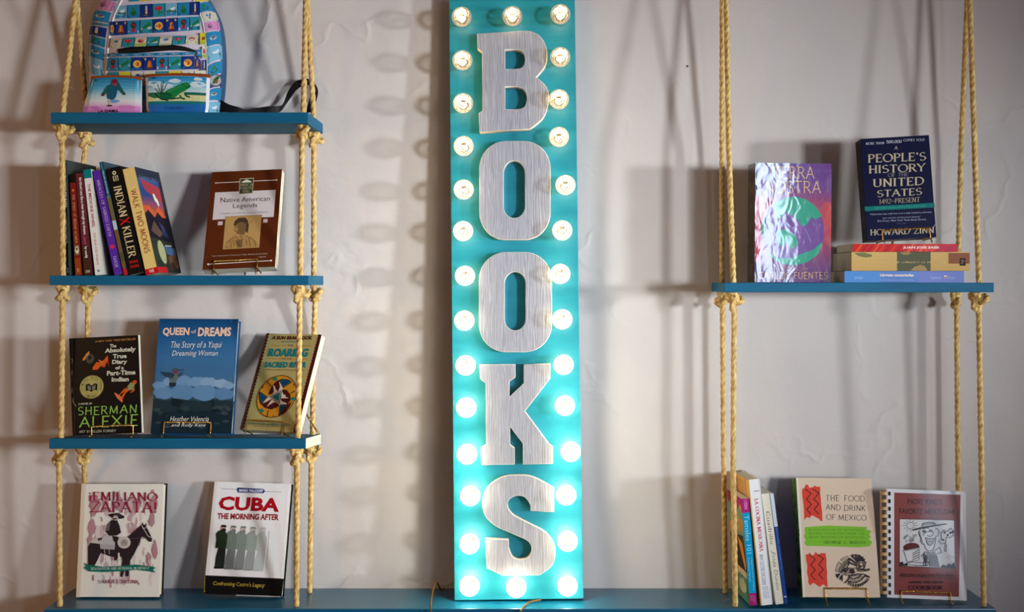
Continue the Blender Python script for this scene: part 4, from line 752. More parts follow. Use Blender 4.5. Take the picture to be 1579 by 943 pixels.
def food(a):
    RD = (220, 66, 48); K = (44, 36, 40); GN = (126, 190, 48)
    a.poly([(80, 38), (95, 38), (140, 866), (125, 865)], (236, 226, 206)); R = random.Random(2)
    def swatch(x0, y0, x1, y1, dx):
        p = []
        for i in range(11): t = i/10; p.append((x0+(x1-x0)*t, y0+R.uniform(-16, 14)))
        p += [(x1+dx*t+R.uniform(-5, 5), y0+(y1-y0)*t) for t in (.2, .4, .6, .8)]
        for i in range(11): t = 1-i/10; p.append((x0+dx+(x1-x0)*t, y1+R.uniform(-22, 18)))
        p += [(x0+dx*t+R.uniform(-5, 5), y0+(y1-y0)*t) for t in (.8, .6, .4, .2)]
        a.poly(p, RD)
        for i in range(5): x = x0+R.uniform(.1, .9)*(x1-x0); a.line([(x, y0+10), (x+dx*.4, y0+(y1-y0)*R.uniform(.3, .6))], 2, (230, 100, 76))
    swatch(122, 100, 246, 320, 14); swatch(146, 560, 282, 780, 16)
    z = lambda x, y, s: a.line([(x, y), (x+40*s, y+30), (x+6, y+70), (x+40, y+104), (x+8, y+140), (x+38, y+172)], 6, K)
    z(145, 118, .9); z(196, 116, 1); z(172, 572, 1); z(228, 568, 1)
    a.text('THE', 284, 158, 376, 198, K, 'thin', dy=3); a.text('FOOD', 412, 162, 552, 202, K, 'thin', dy=3); a.text('AND', 284, 222, 386, 262, K, 'thin', dy=3); a.text('DRINK', 410, 228, 558, 268, K, 'thin', dy=3); a.text('OF', 288, 290, 350, 328, K, 'thin', dy=2); a.text('MEXICO', 374, 294, 566, 332, K, 'thin', dy=3)
    a.poly([(140, 378), (300, 368), (570, 380), (562, 396), (600, 408), (584, 430), (596, 452), (580, 462), (604, 482), (590, 512), (520, 520), (300, 512), (150, 508), (136, 488), (148, 470), (132, 440), (144, 420), (138, 400)], GN)
    for i, (t, x0, x1) in enumerate((('A COLLECTION OF AUTHENTIC', 166, 548), ('RECIPES COLLECTED FROM THE', 166, 550), ('MANY REGIONS OF MEXICO BY', 170, 552))): a.text(t, x0, 391+i*25, x1, 404+i*25, (40, 70, 30), 'thin', dy=4)
    a.text('GEORGE C. BOOTH', 270, 474, 556, 492, (34, 60, 26), 'round', dy=4)
    # round bird ornament drawn in dark line: tail fan, crested head, wing
    g = lambda pts: [((70+x/14.51)*4.4875, (120+y/14.51)*4.4875) for x, y in pts]; LN = lambda w, *p: a.line(g(p), w, K); PL = lambda *p: a.poly(g(p), K)
    cx, cy = 470, 470; pt = lambda r, t: (cx+r*cos(rad(t)), cy+r*sin(rad(t)))
    for a0, a1 in ((178, 218), (226, 262)):                                 # outer dark plume segments of the tail
        a.poly(g([pt(352, t) for t in range(a0, a1+1, 4)]+[pt(268, t) for t in range(a1, a0-1, -4)]), K)
        for t in range(a0+3, a1-2, 6): a.line(g([pt(280, t), pt(344, t+2)]), 6, (224, 200, 176))
    for r in (250, 205, 165): a.line(g([pt(r, t) for t in range(172, 262, 6)]), 3.5, K)
    for r0, r1, st in ((165, 205, 8), (205, 250, 7)):
        for t in range(174, 260, st): a.line(g([pt(r0, t), pt(r1, t+3)]), 3, K)
    LN(5, (440, 190), (400, 200), (420, 330), (350, 420), (230, 500), (140, 470))
    for i in range(5): LN(4, (250+i*28, 480-i*18), (300+i*24, 430-i*12), (330+i*22, 460-i*10), (280+i*26, 500-i*10))
    PL((120, 540), (240, 520), (170, 640), (150, 620)); PL((200, 660), (250, 560), (285, 560), (280, 720), (255, 670))
    LN(5, (240, 500), (330, 560), (440, 570), (510, 550), (530, 490)); LN(5, (430, 400), (590, 410), (620, 440)); LN(4, (330, 520), (380, 440), (430, 400))
    for i in range(6): LN(4, (330+i*34, 480-i*8), (345+i*34, 550-i*4)); LN(4, (440+i*18, 420), (470+i*18, 520))
    for (x0, y0), (x1, y1) in (((410, 190), (580, 300)), ((400, 280), (590, 350)), ((480, 130), (610, 260)), ((560, 110), (640, 250)), ((640, 120), (680, 250)), ((710, 160), (720, 250)), ((750, 210), (745, 260))):
        LN(8, (x0, y0), (x1, y1)); LN(4, (x0+26, y0-10), (x1+20, y1-10))
    LN(6, (480, 130), (500, 110), (560, 105), (640, 115), (720, 165), (760, 220)); LN(4, (430, 215), (470, 240)); LN(6, (600, 400), (590, 320), (620, 265), (700, 240), (770, 250)); LN(6, (600, 400), (680, 430), (760, 415), (785, 350), (780, 290))
    PL((755, 250), (800, 262), (818, 305), (790, 292), (780, 300)); a.ring(*g([(700, 320)])[0], 17, 16, 5, K); a.poly(g([(650, 360), (700, 345), (690, 410), (640, 400)]), K); LN(4, (640, 280), (630, 380)); LN(4, (740, 280), (750, 390))
    LN(6, (610, 430), (700, 440), (820, 435), (870, 425), (885, 445), (840, 465), (700, 478), (600, 470)); LN(4, (640, 455), (800, 452))
    for arc_ in (((430, 570), (540, 562), (640, 535), (760, 545)), ((425, 625), (540, 640), (640, 610), (710, 550)), ((385, 690), (480, 730), (590, 735), (700, 680), (790, 570))): LN(7, *arc_)
    LN(7, (430, 570), (425, 625), (385, 690), (330, 740)); LN(7, (760, 545), (800, 565), (870, 600), (800, 600))
    for i in range(11): LN(3, (445+i*26, 575-i*2), (445+i*25, 622-i*6)); LN(3, (420+i*30, 655-i*3-max(0, i-5)*8), (415+i*31, 700+min(i, 4)*6-max(0, i-5)*18))
    for i in range(11): t = rad(128-i*11.5); x, y = 585+265*cos(t), 540+215*sin(t)+10; LN(6, (x, y), (x+16*cos(t), y+62*sin(t)+8), (x+34*cos(t)+14, y+10))
def food_sp(a):
    R = random.Random(4)
    for i in range(26): a.blob(R.uniform(.02, .98), R.uniform(.1, .9), .03, .22, R.choice([(104, 150, 40), (130, 168, 60), (84, 120, 34), (150, 180, 80)]), 9, .4, i)
    a.text('THE FOOD AND DRINK OF MEXICO', .1, .3, .7, .7, (60, 70, 40), 'thin')
bk = book('food', 'large beige hardback with red zigzags and a green band, on the ledge', .034, surf='ledge', hard=True, cover=(224, 200, 176), spine=(112, 156, 48), back=(110, 140, 60), finish='film', front=food, spine_art=food_sp, lift=.0036, quad=[(80, 38), (598, 48), (665, 870), (125, 865)])
easel(bk, 'ledge', .29, .83, .0175, 'twisted brass stand under the beige hardback with red zigzags')

def meat(a):
    K = (36, 30, 34); BR = (136, 66, 62); D = (58, 22, 26)
    a.quad([(97, 74), (571, 84), (571, 838), (83, 818)], BR); a.text("PADRE KINO'S", 190, 116, 438, 156, D, 'handb', dy=0); a.text('FAVORITE', 132, 182, 298, 224, D, 'handb', dy=2); a.text('MEATLOAF', 316, 188, 532, 224, D, 'handb', dy=-2)
    a.quad([(130, 258), (530, 262), (541, 622), (124, 604)], K); a.quad([(134, 261), (526, 266), (537, 618), (128, 600)], (220, 218, 220))
    a.ring(208, 305, 26, 24, 3, K)
    for t in range(0, 360, 30): a.line([(208+30*cos(rad(t)), 305+28*sin(rad(t))), (208+54*cos(rad(t)), 305+44*sin(rad(t)))], 3, K)
    R = random.Random(9)
    for i in range(14): a.ring(R.uniform(165, 258), R.uniform(370, 425), 8, 8, 2.5, K, 10)
    a.ell(214, 462, 60, 32, (96, 34, 26), 20, -6); a.poly([(150, 486), (272, 462), (276, 470), (152, 494)], (200, 198, 198)); a.line([(146, 488), (276, 462)], 4, K); a.poly([(160, 494), (270, 474), (270, 556), (182, 570)], (224, 222, 224)); a.line([(160, 494), (182, 570), (270, 556), (272, 472)], 4, K)
    for i in range(4): a.line([(222, 510+i*15), (266, 482+i*18)], 6, (70, 66, 70))
    a.line([(178, 580), (220, 570), (290, 578), (340, 570), (330, 596), (260, 598), (190, 590), (178, 580)], 4, K); a.line([(240, 598), (330, 600)], 4, K)
    # cheerful cook in a wide hat
    a.poly([(212, 336), (300, 312), (392, 296), (472, 288), (470, 296), (400, 308), (300, 326), (230, 342)], (60, 56, 66)); a.ell(342, 300, 52, 22, (150, 148, 156), 18, -8, 180, 360); a.line([(290, 312), (300, 288), (340, 280), (385, 290), (392, 304)], 4, K)
    a.line([(282, 332), (268, 352), (274, 380), (284, 392), (280, 420), (296, 440), (308, 436), (318, 470), (340, 490), (372, 486), (384, 458), (390, 425), (392, 385), (412, 375), (418, 345), (404, 325), (388, 330)], 4, K); a.ell(308, 346, 14, 10, (90, 88, 96)); a.ell(356, 340, 14, 10, (120, 118, 126)); a.line([(302, 328), (324, 320), (342, 324)], 6, K)
    a.line([(300, 375), (320, 352), (350, 346), (376, 352), (372, 372), (350, 384), (330, 376)], 4, K); a.poly([(322, 395), (380, 398), (372, 430), (354, 448), (336, 440)], (180, 178, 184)); a.line([(318, 392), (345, 400), (384, 396), (372, 434), (352, 450), (334, 440), (318, 392)], 4, K); a.line([(336, 420), (372, 420)], 3, K)
    for i in range(5): a.line([(270+i*5, 352+i*16), (282+i*4, 362+i*16), (272+i*5, 370+i*16)], 3, K)
    a.poly([(318, 520), (340, 500), (384, 490), (400, 520), (424, 612), (345, 606), (340, 540)], (150, 148, 156)); a.line([(284, 530), (318, 496), (345, 500)], 5, K); a.line([(384, 488), (420, 462), (436, 500), (400, 512)], 4, K)
    for i in range(7): a.line([(350+i*9, 515+i*2), (346+i*12, 606)], 3, K)
    a.poly([(305, 500), (335, 540), (320, 600), (300, 540)], (70, 66, 74)); a.line([(300, 600), (312, 540), (322, 600)], 4, K)
    a.line([(412, 420), (436, 400), (430, 360), (452, 336), (476, 348), (500, 322), (524, 340), (520, 376), (496, 392), (470, 388), (464, 430), (440, 436), (412, 420)], 4, K); a.line([(462, 430), (458, 490), (470, 494), (472, 440)], 4, K)
    for x, y in ((458, 355), (480, 372), (446, 408), (500, 356), (515, 350)): a.blob(x, y, 9, 9, K, 8, .2, x)
    a.poly([(128, 600), (130, 575), (150, 568), (156, 590), (176, 580), (190, 600)], K); a.poly([(430, 612), (450, 590), (470, 604), (490, 580), (512, 592), (530, 572), (537, 618)], K); a.line([(476, 520), (530, 536)], 2, K); a.line([(466, 536), (500, 548)], 2, K)
    a.text("And other recipes from Padre Kino's", 130, 650, 535, 684, K, 'sans', .3, dy=8); a.line([(122, 678), (545, 696)], 4, K)
    a.lines(196, 717, 452, 736, 1, D, .7, 3); a.text('COOKBOOK', 188, 748, 446, 780, D, 'handb', dy=2)
bk = book('meat', 'comb bound booklet with a brick red panel, right end of the ledge', .012, surf='ledge', cover=(226, 226, 230), spine=(226, 226, 230), finish='film', front=meat, lift=.0036, quad=[(45, 48), (600, 62), (625, 868), (30, 840)])
easel(bk, 'ledge', .175, .80, .0145, 'twisted brass stand under the comb bound booklet')
rt = [o for o in bpy.data.objects if o.get('label', '').startswith('comb bound')][0]
b = MB(); Hm = bk[2]                             # comb: a tan spine tube with a tooth through every slot of the cover edge
n_ = 14; R_ = .0085
arc = lambda a0, a1, r, n=8: [(-.004+r*cos(rad(a0+(a1-a0)*i/n)), .006+r*sin(rad(a0+(a1-a0)*i/n))) for i in range(n+1)]
def slab(z0, z1, prof, th=.0006):
    vs = [(x, y, z) for x, y in prof for z in (z0, z1)]; m = len(prof); b.add(vs, [(2*i, 2*i+1, 2*i+3, 2*i+2) for i in range(m-1)])
    vs = [(x-(x+.004)*.06, y-(y-.006)*.06, z) for x, y in prof for z in (z0, z1)]; b.add(vs, [(2*i+2, 2*i+3, 2*i+1, 2*i) for i in range(m-1)])
slab(.006, Hm-.004, arc(100, 200, R_))
for i in range(n_):
    z = .010+i*(Hm-.020)/(n_-1); slab(z-.0032, z+.0032, arc(200, 335, R_, 12)+[(.0060, -.0004), (.0062, .0010)])
co = b.build('comb_binding', M['comb'], rt, smooth=True)
b = MB()
for i in range(n_):
    z = .010+i*(Hm-.020)/(n_-1); b.box((.0030, -.0006, z-.0040), (.0080, -.00028, z+.0040))
b.build('binding_slot', M['black'], rt)
for i in range(3):                                # curling clear sheets at the fore edge
    b = MB(); w = .1637; pr = [(w*.7, .0), (w-.002, -.0004), (w+.0025+i*.001, .002+i*.003), (w+.004+i*.0012, .006+i*.003)]
    vs = [(x, y, z) for x, y in pr for z in (.0, Hm-.002-.002*i)]; b.add(vs, [(2*j, 2*j+1, 2*j+3, 2*j+2) for j in range(1, 3)]); s_ = b.build('loose_sheet', M['film'], rt, smooth=True)

# ------------------------------------------------------------------ backpack printed with little picture cards
BL = 2.500; O0 = P(243, 173, BL); O0.z = SHELF['s1'][0]+.0004
bag = empty('backpack', O0, 'blue backpack covered in small picture cards, standing on the top left shelf', 'backpack')
def Bp(px, py, d):
    v = P(px, py, BL+d)-O0; v.z = max(v.z, 0) if py < 168 else max(0, v.z*(178-py)/12 if py < 178 else 0); return v
FR = [(162, 179), (163, 150), (164, 118), (167, 75), (172, 40), (181, 15), (196, -8), (243, -28), (290, -10), (303, 10), (313, 35), (318, 70), (320, 118), (321, 150), (321, 179)]
SI = [(147, 179), (141, 150), (139, 110), (139.5, 68), (143, 38), (153, 12), (176, -15), (243, -44), (306, -16), (326, 8), (338, 35), (343, 68), (344, 110), (341, 150), (336, 179)]
KS = 6; FR3 = smoothpath([Bp(x, y, 0) for x, y in FR], KS); SI3 = smoothpath([Bp(x, y, .045) for x, y in SI], KS)
def gusset(t, a, l=0):
    i = t*KS; k = min(int(i), len(FR3)-2); f = i-k; p = FR3[k].lerp(FR3[k+1], f); q = SI3[k].lerp(SI3[k+1], f)
    v = p.lerp(q, a); v.y = .045*(1-math.sqrt(max(0, 1-a*a))); out = (q-p); out.y = 0; out.normalize()
    return v+(out*a+Vector((0, -1, 0))*math.sqrt(max(0, 1-a*a)))*l
BW = (206, 196, 210)
b = MB(); m = len(FR3); rings = [[gusset(i/KS if i < m-1 else (m-1.001)/KS, a) for i in range(m)] for a in (0, .2, .4, .6, .75, .87, .95, 1)]
cen = Vector((0, 0, .11))
for d, s_ in ((.075, 1.0), (.092, .95), (.097, .85)): rings.append([Vector((cen.x+(p.x-cen.x)*s_, d, max(0, cen.z+(p.z-cen.z)*s_) if s_ > .96 or p.z > .01 else 0)) for p in SI3])
b.add([p for r in rings for p in r], [(j*m+i, j*m+i+1, (j+1)*m+i+1, (j+1)*m+i) for j in range(len(rings)-1) for i in range(m-1)]+[tuple(range((len(rings)-1)*m, len(rings)*m)), ]
      +[tuple([j*m for j in range(len(rings))]+[j*m+m-1 for j in range(len(rings)-1, -1, -1)])], BW)
SKY, NAVY, TQ, PK, YL, CR, GRN, RED, ORG, BRN = (36, 128, 176), (22, 52, 124), (44, 140, 160), (206, 140, 186), (214, 196, 60), (206, 200, 180), (34, 104, 62), (178, 34, 56), (226, 150, 50), (96, 50, 34)
KIND = ['heron', 'pear', 'bottle', 'rose', 'bell', 'pot', 'frog', 'melon', 'heart', 'flag', 'bird']
BGC = dict(heron=(120, 176, 204), pear=SKY, bottle=NAVY, rose=TQ, bell=NAVY, pot=SKY, frog=TQ, melon=NAVY, heart=CR, flag=CR, bird=YL, plain=SKY, pink=PK)
def card(a, q, kind):
    """one picture card filling the quad q (TL TR BR BL)"""
    A, B_, C, D = [Vector(p) for p in q]; U = lambda u, v: tuple((A*(1-u)+B_*u)*(1-v)+(D*(1-u)+C*u)*v)
    poly = lambda pts, c: a.poly([U(*p) for p in pts], c)
    el = lambda cx, cy, rx, ry, c, n=12: poly([(cx+rx*cos(2*pi*i/n), cy+ry*sin(2*pi*i/n)) for i in range(n)], c)
    I = .02; a.quad([U(I, I), U(1-I, I), U(1-I, 1-I), U(I, 1-I)], BGC[kind])
    if kind == 'heron': poly([(.08, .55), (.4, .5), (.6, .6), (.92, .52), (.92, .72), (.08, .72)], (60, 110, 96)); poly([(.08, .72), (.92, .72), (.92, .93), (.08, .93)], (52, 130, 180)); el(.6, .45, .2, .09, (230, 232, 236)); el(.76, .36, .07, .06, (230, 232, 236))
    if kind == 'pear': poly([(.08, .78), (.92, .78), (.92, .93), (.08, .93)], (30, 90, 150)); el(.5, .62, .25, .2, GRN); el(.48, .36, .12, .16, (44, 122, 66)); poly([(.55, .2), (.78, .14), (.68, .28)], (60, 140, 70))
    if kind == 'bottle': el(.5, .62, .2, .2, (70, 30, 34)); poly([(.44, .14), (.56, .14), (.58, .5), (.42, .5)], (206, 196, 190)); el(.5, .62, .1, .12, (200, 190, 160)); el(.46, .82, .2, .05, (120, 90, 80))
    if kind == 'rose': el(.46, .36, .3, .17, (196, 30, 54)); poly([(.42, .5), (.5, .5), (.56, .86), (.46, .86)], (40, 110, 70)); el(.66, .66, .16, .08, (44, 120, 80)); el(.4, .32, .1, .07, (220, 70, 90))
    if kind == 'bell': poly([(.08, .1), (.92, .1), (.92, .25), (.08, .25)], (206, 180, 80)); poly([(.4, .3), (.6, .3), (.74, .8), (.26, .8)], (190, 92, 34)); el(.5, .82, .28, .06, (120, 54, 26)); poly([(.44, .36), (.52, .36), (.5, .74), (.38, .74)], ORG)
    if kind == 'pot': poly([(.08, .74), (.92, .74), (.92, .93), (.08, .93)], (220, 176, 206)); poly([(.32, .56), (.68, .56), (.6, .84), (.4, .84)], RED); el(.5, .36, .24, .22, (34, 70, 50)); el(.42, .3, .08, .08, (160, 40, 50)); el(.6, .38, .08, .08, (160, 40, 50))
    if kind == 'frog': poly([(.08, .7), (.92, .7), (.92, .93), (.08, .93)], (24, 90, 130)); poly([(.08, .58), (.92, .54), (.92, .7), (.08, .7)], (190, 206, 190)); poly([(.12, .64), (.34, .44), (.7, .26), (.88, .3), (.86, .42), (.6, .58), (.3, .7)], (30, 116, 74)); el(.8, .27, .08, .07, (40, 130, 80))
    if kind == 'melon': el(.5, .52, .34, .28, (232, 190, 80)); el(.54, .52, .2, .2, ORG); el(.56, .52, .09, .14, (200, 60, 40)); poly([(.08, .82), (.92, .82), (.92, .93), (.08, .93)], (36, 110, 170))
    if kind == 'heart': el(.5, .42, .26, .2, (170, 40, 60)); el(.62, .36, .12, .1, (210, 120, 110)); poly([(.08, .7), (.92, .64), (.92, .93), (.08, .93)], (150, 180, 60))
    if kind == 'flag': poly([(.4, .2), (.7, .16), (.56, .82), (.48, .82)], (40, 66, 140)); el(.5, .38, .2, .12, (60, 110, 170)); poly([(.08, .84), (.92, .84), (.92, .93), (.08, .93)], (120, 150, 100))
    if kind == 'bird': el(.5, .5, .26, .15, (140, 60, 40)); poly([(.6, .44), (.9, .3), (.8, .56)], (60, 90, 60)); poly([(.08, .72), (.92, .72), (.92, .93), (.08, .93)], (150, 170, 60))
    if kind == 'plain': el(.5, .5, .24, .14, (200, 190, 180)); el(.58, .46, .1, .08, (120, 70, 60))
    if kind == 'pink': el(.4, .5, .16, .26, (120, 90, 120)); poly([(.5, .1), (.92, .1), (.92, .9), (.62, .9)], (190, 110, 170))
ga = Art(b, [(0, 0), (1, 0), (1, 1), (0, 1)], lambda t, a, l: gusset(t, a, l), step=.00006, start=.0004, sub=4)
for i, (t0, t1) in enumerate(((1.9, 2.5), (2.5, 2.95), (2.98, 3.35), (3.38, 3.85), (3.9, 4.05), (4.1, 4.75), (4.8, 5.4), (5.45, 6.1), (6.15, 6.8))):
    card(ga, [(t1, .97), (t1, .12), (t0, .12), (t0, .97)], ['heron', 'plain', 'pear', 'bottle', 'rose', 'plain', 'pink', 'frog', 'melon'][i])
for i, (t0, t1) in enumerate(((7.4, 8.1), (8.2, 8.9), (8.95, 9.5), (9.55, 10.0), (10.05, 10.5), (10.53, 11.1), (11.13, 11.65), (11.7, 12.15), (12.2, 12.65), (12.7, 13.2), (13.25, 13.8))):
    card(ga, [(t0, .10), (t0, .97), (t1, .97), (t1, .10)], ['melon', 'bird', 'pear', 'flag', 'pink', 'plain', 'heron', 'pear', 'bottle', 'plain', 'heron'][i])
for i_, f_ in enumerate(b.f):
    if i_ < 10*(m-1)+2 and i_ >= 6*(m-1): b.c[i_] = (34, 84, 128)
b.build('body', M['vinyl'], bag, smooth=False)
# front panel with the bulging lower pocket
Fz = [(p.z, p.x) for p in FR3]; half = max(range(m), key=lambda i: Fz[i][0]); ZT = Fz[half][0]
def edge(z, right):
    pts = Fz[half:] if right else Fz[:half+1][::-1]
    for (z0, x0), (z1, x1) in zip(pts, pts[1:]):
        if z1 <= z <= z0: return x0+(x1-x0)*(z0-z)/max(1e-9, z0-z1)
    return pts[-1][1] if z < pts[-1][0]+1e-6 else pts[0][1]
sstep = lambda a, c, x: (lambda t: t*t*(3-2*t))(min(1, max(0, (x-a)/(c-a))))
ZPK = Bp(243, 57, 0).z
def fy(x, z):
    z = min(max(z, 0), ZT-.0005); l, r = edge(z, False), edge(z, True); u = min(1, abs((x-(l+r)/2)/max(1e-4, (r-l)/2)))
    return -(.016*(1-u*u)*sstep(0, .1, ZT-z)+.016*(1-u**4)*sstep(ZPK+.004, ZPK-.012, z) if 0 else .012*(1-u*u)*sstep(0, .1, ZT-z)+.010*(1-u**4)*(1-sstep(ZPK-.012, ZPK+.004, z)))
def front_pt(px, py, l=0):
    v = Bp(px, py, 0); L = BL
    for _ in range(3):
        y = fy(v.x, v.z)-l; w = P(px, py, BL+y)-O0; v = Vector((w.x, y, w.z))
    return v
b = MB(); nz, nx = 60, 26; vs = []
for j in range(nz+1):
    z = ZT*(1-(1-j/nz)**1.4)*.999; l, r = edge(z, False), edge(z, True)
    vs += [Vector((l+(r-l)*i/nx, fy(l+(r-l)*i/nx, z), z)) for i in range(nx+1)]
b.add(vs, [(j*(nx+1)+i, j*(nx+1)+i+1, (j+1)*(nx+1)+i+1, (j+1)*(nx+1)+i) for j in range(nz) for i in range(nx)], BW)
fa = Art(b, [(0, 0), (1, 0), (1, 1), (0, 1)], front_pt, step=.00006, start=.0006, sub=4)
def row(xs, yl, yr, hl, hr, kinds, x0, x1, skew=0):
    Y = lambda x: yl+(yr-yl)*(x-x0)/(x1-x0); H_ = lambda x: hl+(hr-hl)*(x-x0)/(x1-x0)
    for (a, c), k in zip(zip(xs, xs[1:]), kinds):
        card(fa, [(a+.3, Y(a)), (c-.3, Y(c)), (c-.3-skew, Y(c)+H_(c)), (a+.3-skew, Y(a)+H_(a))], k)
cx_ = [176.8, 196, 215.8, 235.5, 254.6, 273.7, 292.7, 309]
row([198, 215, 234, 253, 272, 288], -19, -21, 22, 21, ['rose', 'bird', 'flag', 'heart', 'bell'], 198, 288)
row(cx_, 8.3, 2, 21.5, 21, ['heron', 'pear', 'bottle', 'rose', 'heron', 'pear', 'bottle'], 176, 309)
row([168.5, 177]+cx_[1:]+[314], 33, 24.5, 22.5, 21.5, ['melon', 'bell', 'pot', 'frog', 'melon', 'bell', 'pot', 'frog'], 168, 314)
row([171, 189, 208.5, 227.5, 246.5, 267, 287, 307], 58.5, 54, 15.5, 13.5, ['flag', 'rose', 'heart', 'frog', 'flag', 'rose', 'heart'], 171, 307, 2.2)
row([308, 318], 50, 50, 19, 19, ['bird'], 300, 318); row([311, 319], 71, 71, 19, 19, ['heart'], 300, 318); row([303, 311], 76, 76, 11, 11, ['plain'], 300, 318)
row([165, 182.5, 202, 221, 240.3, 259.4, 279.8, 300], 82.5, 80, 5, 4.5, ['plain']*7, 165, 300)
row([166, 182.5, 202, 221, 240.3, 259.4, 279.8, 299.5, 309], 88.5, 85.5, 21.5, 21, ['pot', 'frog', 'melon', 'bell', 'pot', 'frog', 'melon', 'bell'], 166, 309)
row([311, 319], 92, 92, 18, 18, ['bottle'], 300, 319)
row([165, 182.5, 202, 221, 240.3, 259.4, 279.8, 299.5, 318], 111, 108, 21, 21, ['rose', 'bird', 'flag', 'heart', 'frog', 'bird', 'flag', 'heart'], 165, 318)
row([165, 182.5, 202, 221, 240.3, 259.4, 279.8, 299.5, 318], 133, 131, 21, 21, ['heron', 'pear', 'bottle', 'rose', 'heron', 'pear', 'bottle', 'rose'], 165, 318)
b.build('front_panel', M['vinyl'], bag, smooth=False)
b = MB(); zt = smoothpath([(181, 75.5, 0), (203, 72, 0), (225, 70.2, 0), (245, 69, 0), (265, 69, 0), (280, 71, 0), (296, 75.5, 0), (301, 78, 0)], 5); zb = smoothpath([(181, 82.2, 0), (203, 82, 0), (225, 80.8, 0), (245, 79, 0), (265, 77.8, 0), (280, 78, 0), (296, 80, 0), (301, 80.5, 0)], 5)
vs = []
for p, q in zip(zt, zb): vs += [front_pt(p.x, p.y, .001), front_pt(p.x, p.y, .0022), front_pt((p.x+q.x)/2, (p.y+q.y)/2, .003), front_pt(q.x, q.y, .0022), front_pt(q.x, q.y, .001)]
b.add(vs, [(5*i+k, 5*i+k+1, 5*i+k+6, 5*i+k+5) for i in range(len(zt)-1) for k in range(4)]); zo = b.build('zipper', M['black'], bag, smooth=True)
b = MB(); e = [front_pt(171+i*2, 83.5-i*.4, .004) for i in range(7)]; b.tube(e, .0022, 8); b.build('zip_pull', M['steel'], zo, smooth=True)
b = MB(); b.tube([p+Vector((0, -.0008, 0)) for p in FR3], .0024, 8, (232, 226, 232)); b.build('piping', M['white_vinyl'], bag, smooth=True)
# black shoulder strap trailing along the shelf and looping up behind the rope
st = [((75, 335), (45, 430), 2.548), ((150, 390), (105, 510), 2.545), ((240, 440), (220, 528), 2.54), ((340, 470), (330, 530), 2.54), ((430, 497), (430, 532), 2.545), ((540, 482), (540, 532), 2.55), ((680, 463), (680, 532), 2.555), ((790, 459), (780, 532), 2.562), ((843, 440), (835, 500), 2.572), ((885, 330), (935, 360), 2.583), ((925, 255), (985, 290), 2.585), ((985, 186), (1035, 250), 2.586), ((1060, 160), (1085, 226), 2.586), ((1125, 156), (1125, 226), 2.588), ((1195, 200), (1165, 262), 2.590), ((1236, 285), (1180, 312), 2.592), ((1225, 370), (1150, 360), 2.590), ((1195, 450), (1125, 430), 2.586), ((1160, 532), (1104, 532), 2.582)]
pp = lambda q, L: P(320+q[0]/7.255, 100+q[1]/7.255, L)-O0
up = smoothpath([pp(a, L) for a, c, L in st], 5); dn = smoothpath([pp(c, L) for a, c, L in st], 5); vs = []
for i, (p, q) in enumerate(zip(up, dn)):
    p.z = max(p.z, .0006); q.z = max(q.z, .0006); t = (up[min(i+1, len(up)-1)]-up[max(0, i-1)]); n = t.cross(q-p).normalized()*.0008
    vs += [p+n, q+n, q-n, p-n]
b = MB(); b.add(vs, [(4*i+k, 4*i+(k+1) % 4, 4*i+4+(k+1) % 4, 4*i+4+k) for i in range(len(up)-1) for k in range(4)]+[(3, 2, 1, 0), tuple(len(vs)-4+k for k in range(4))]); b.build('shoulder_strap', M['black'], bag, smooth=False)

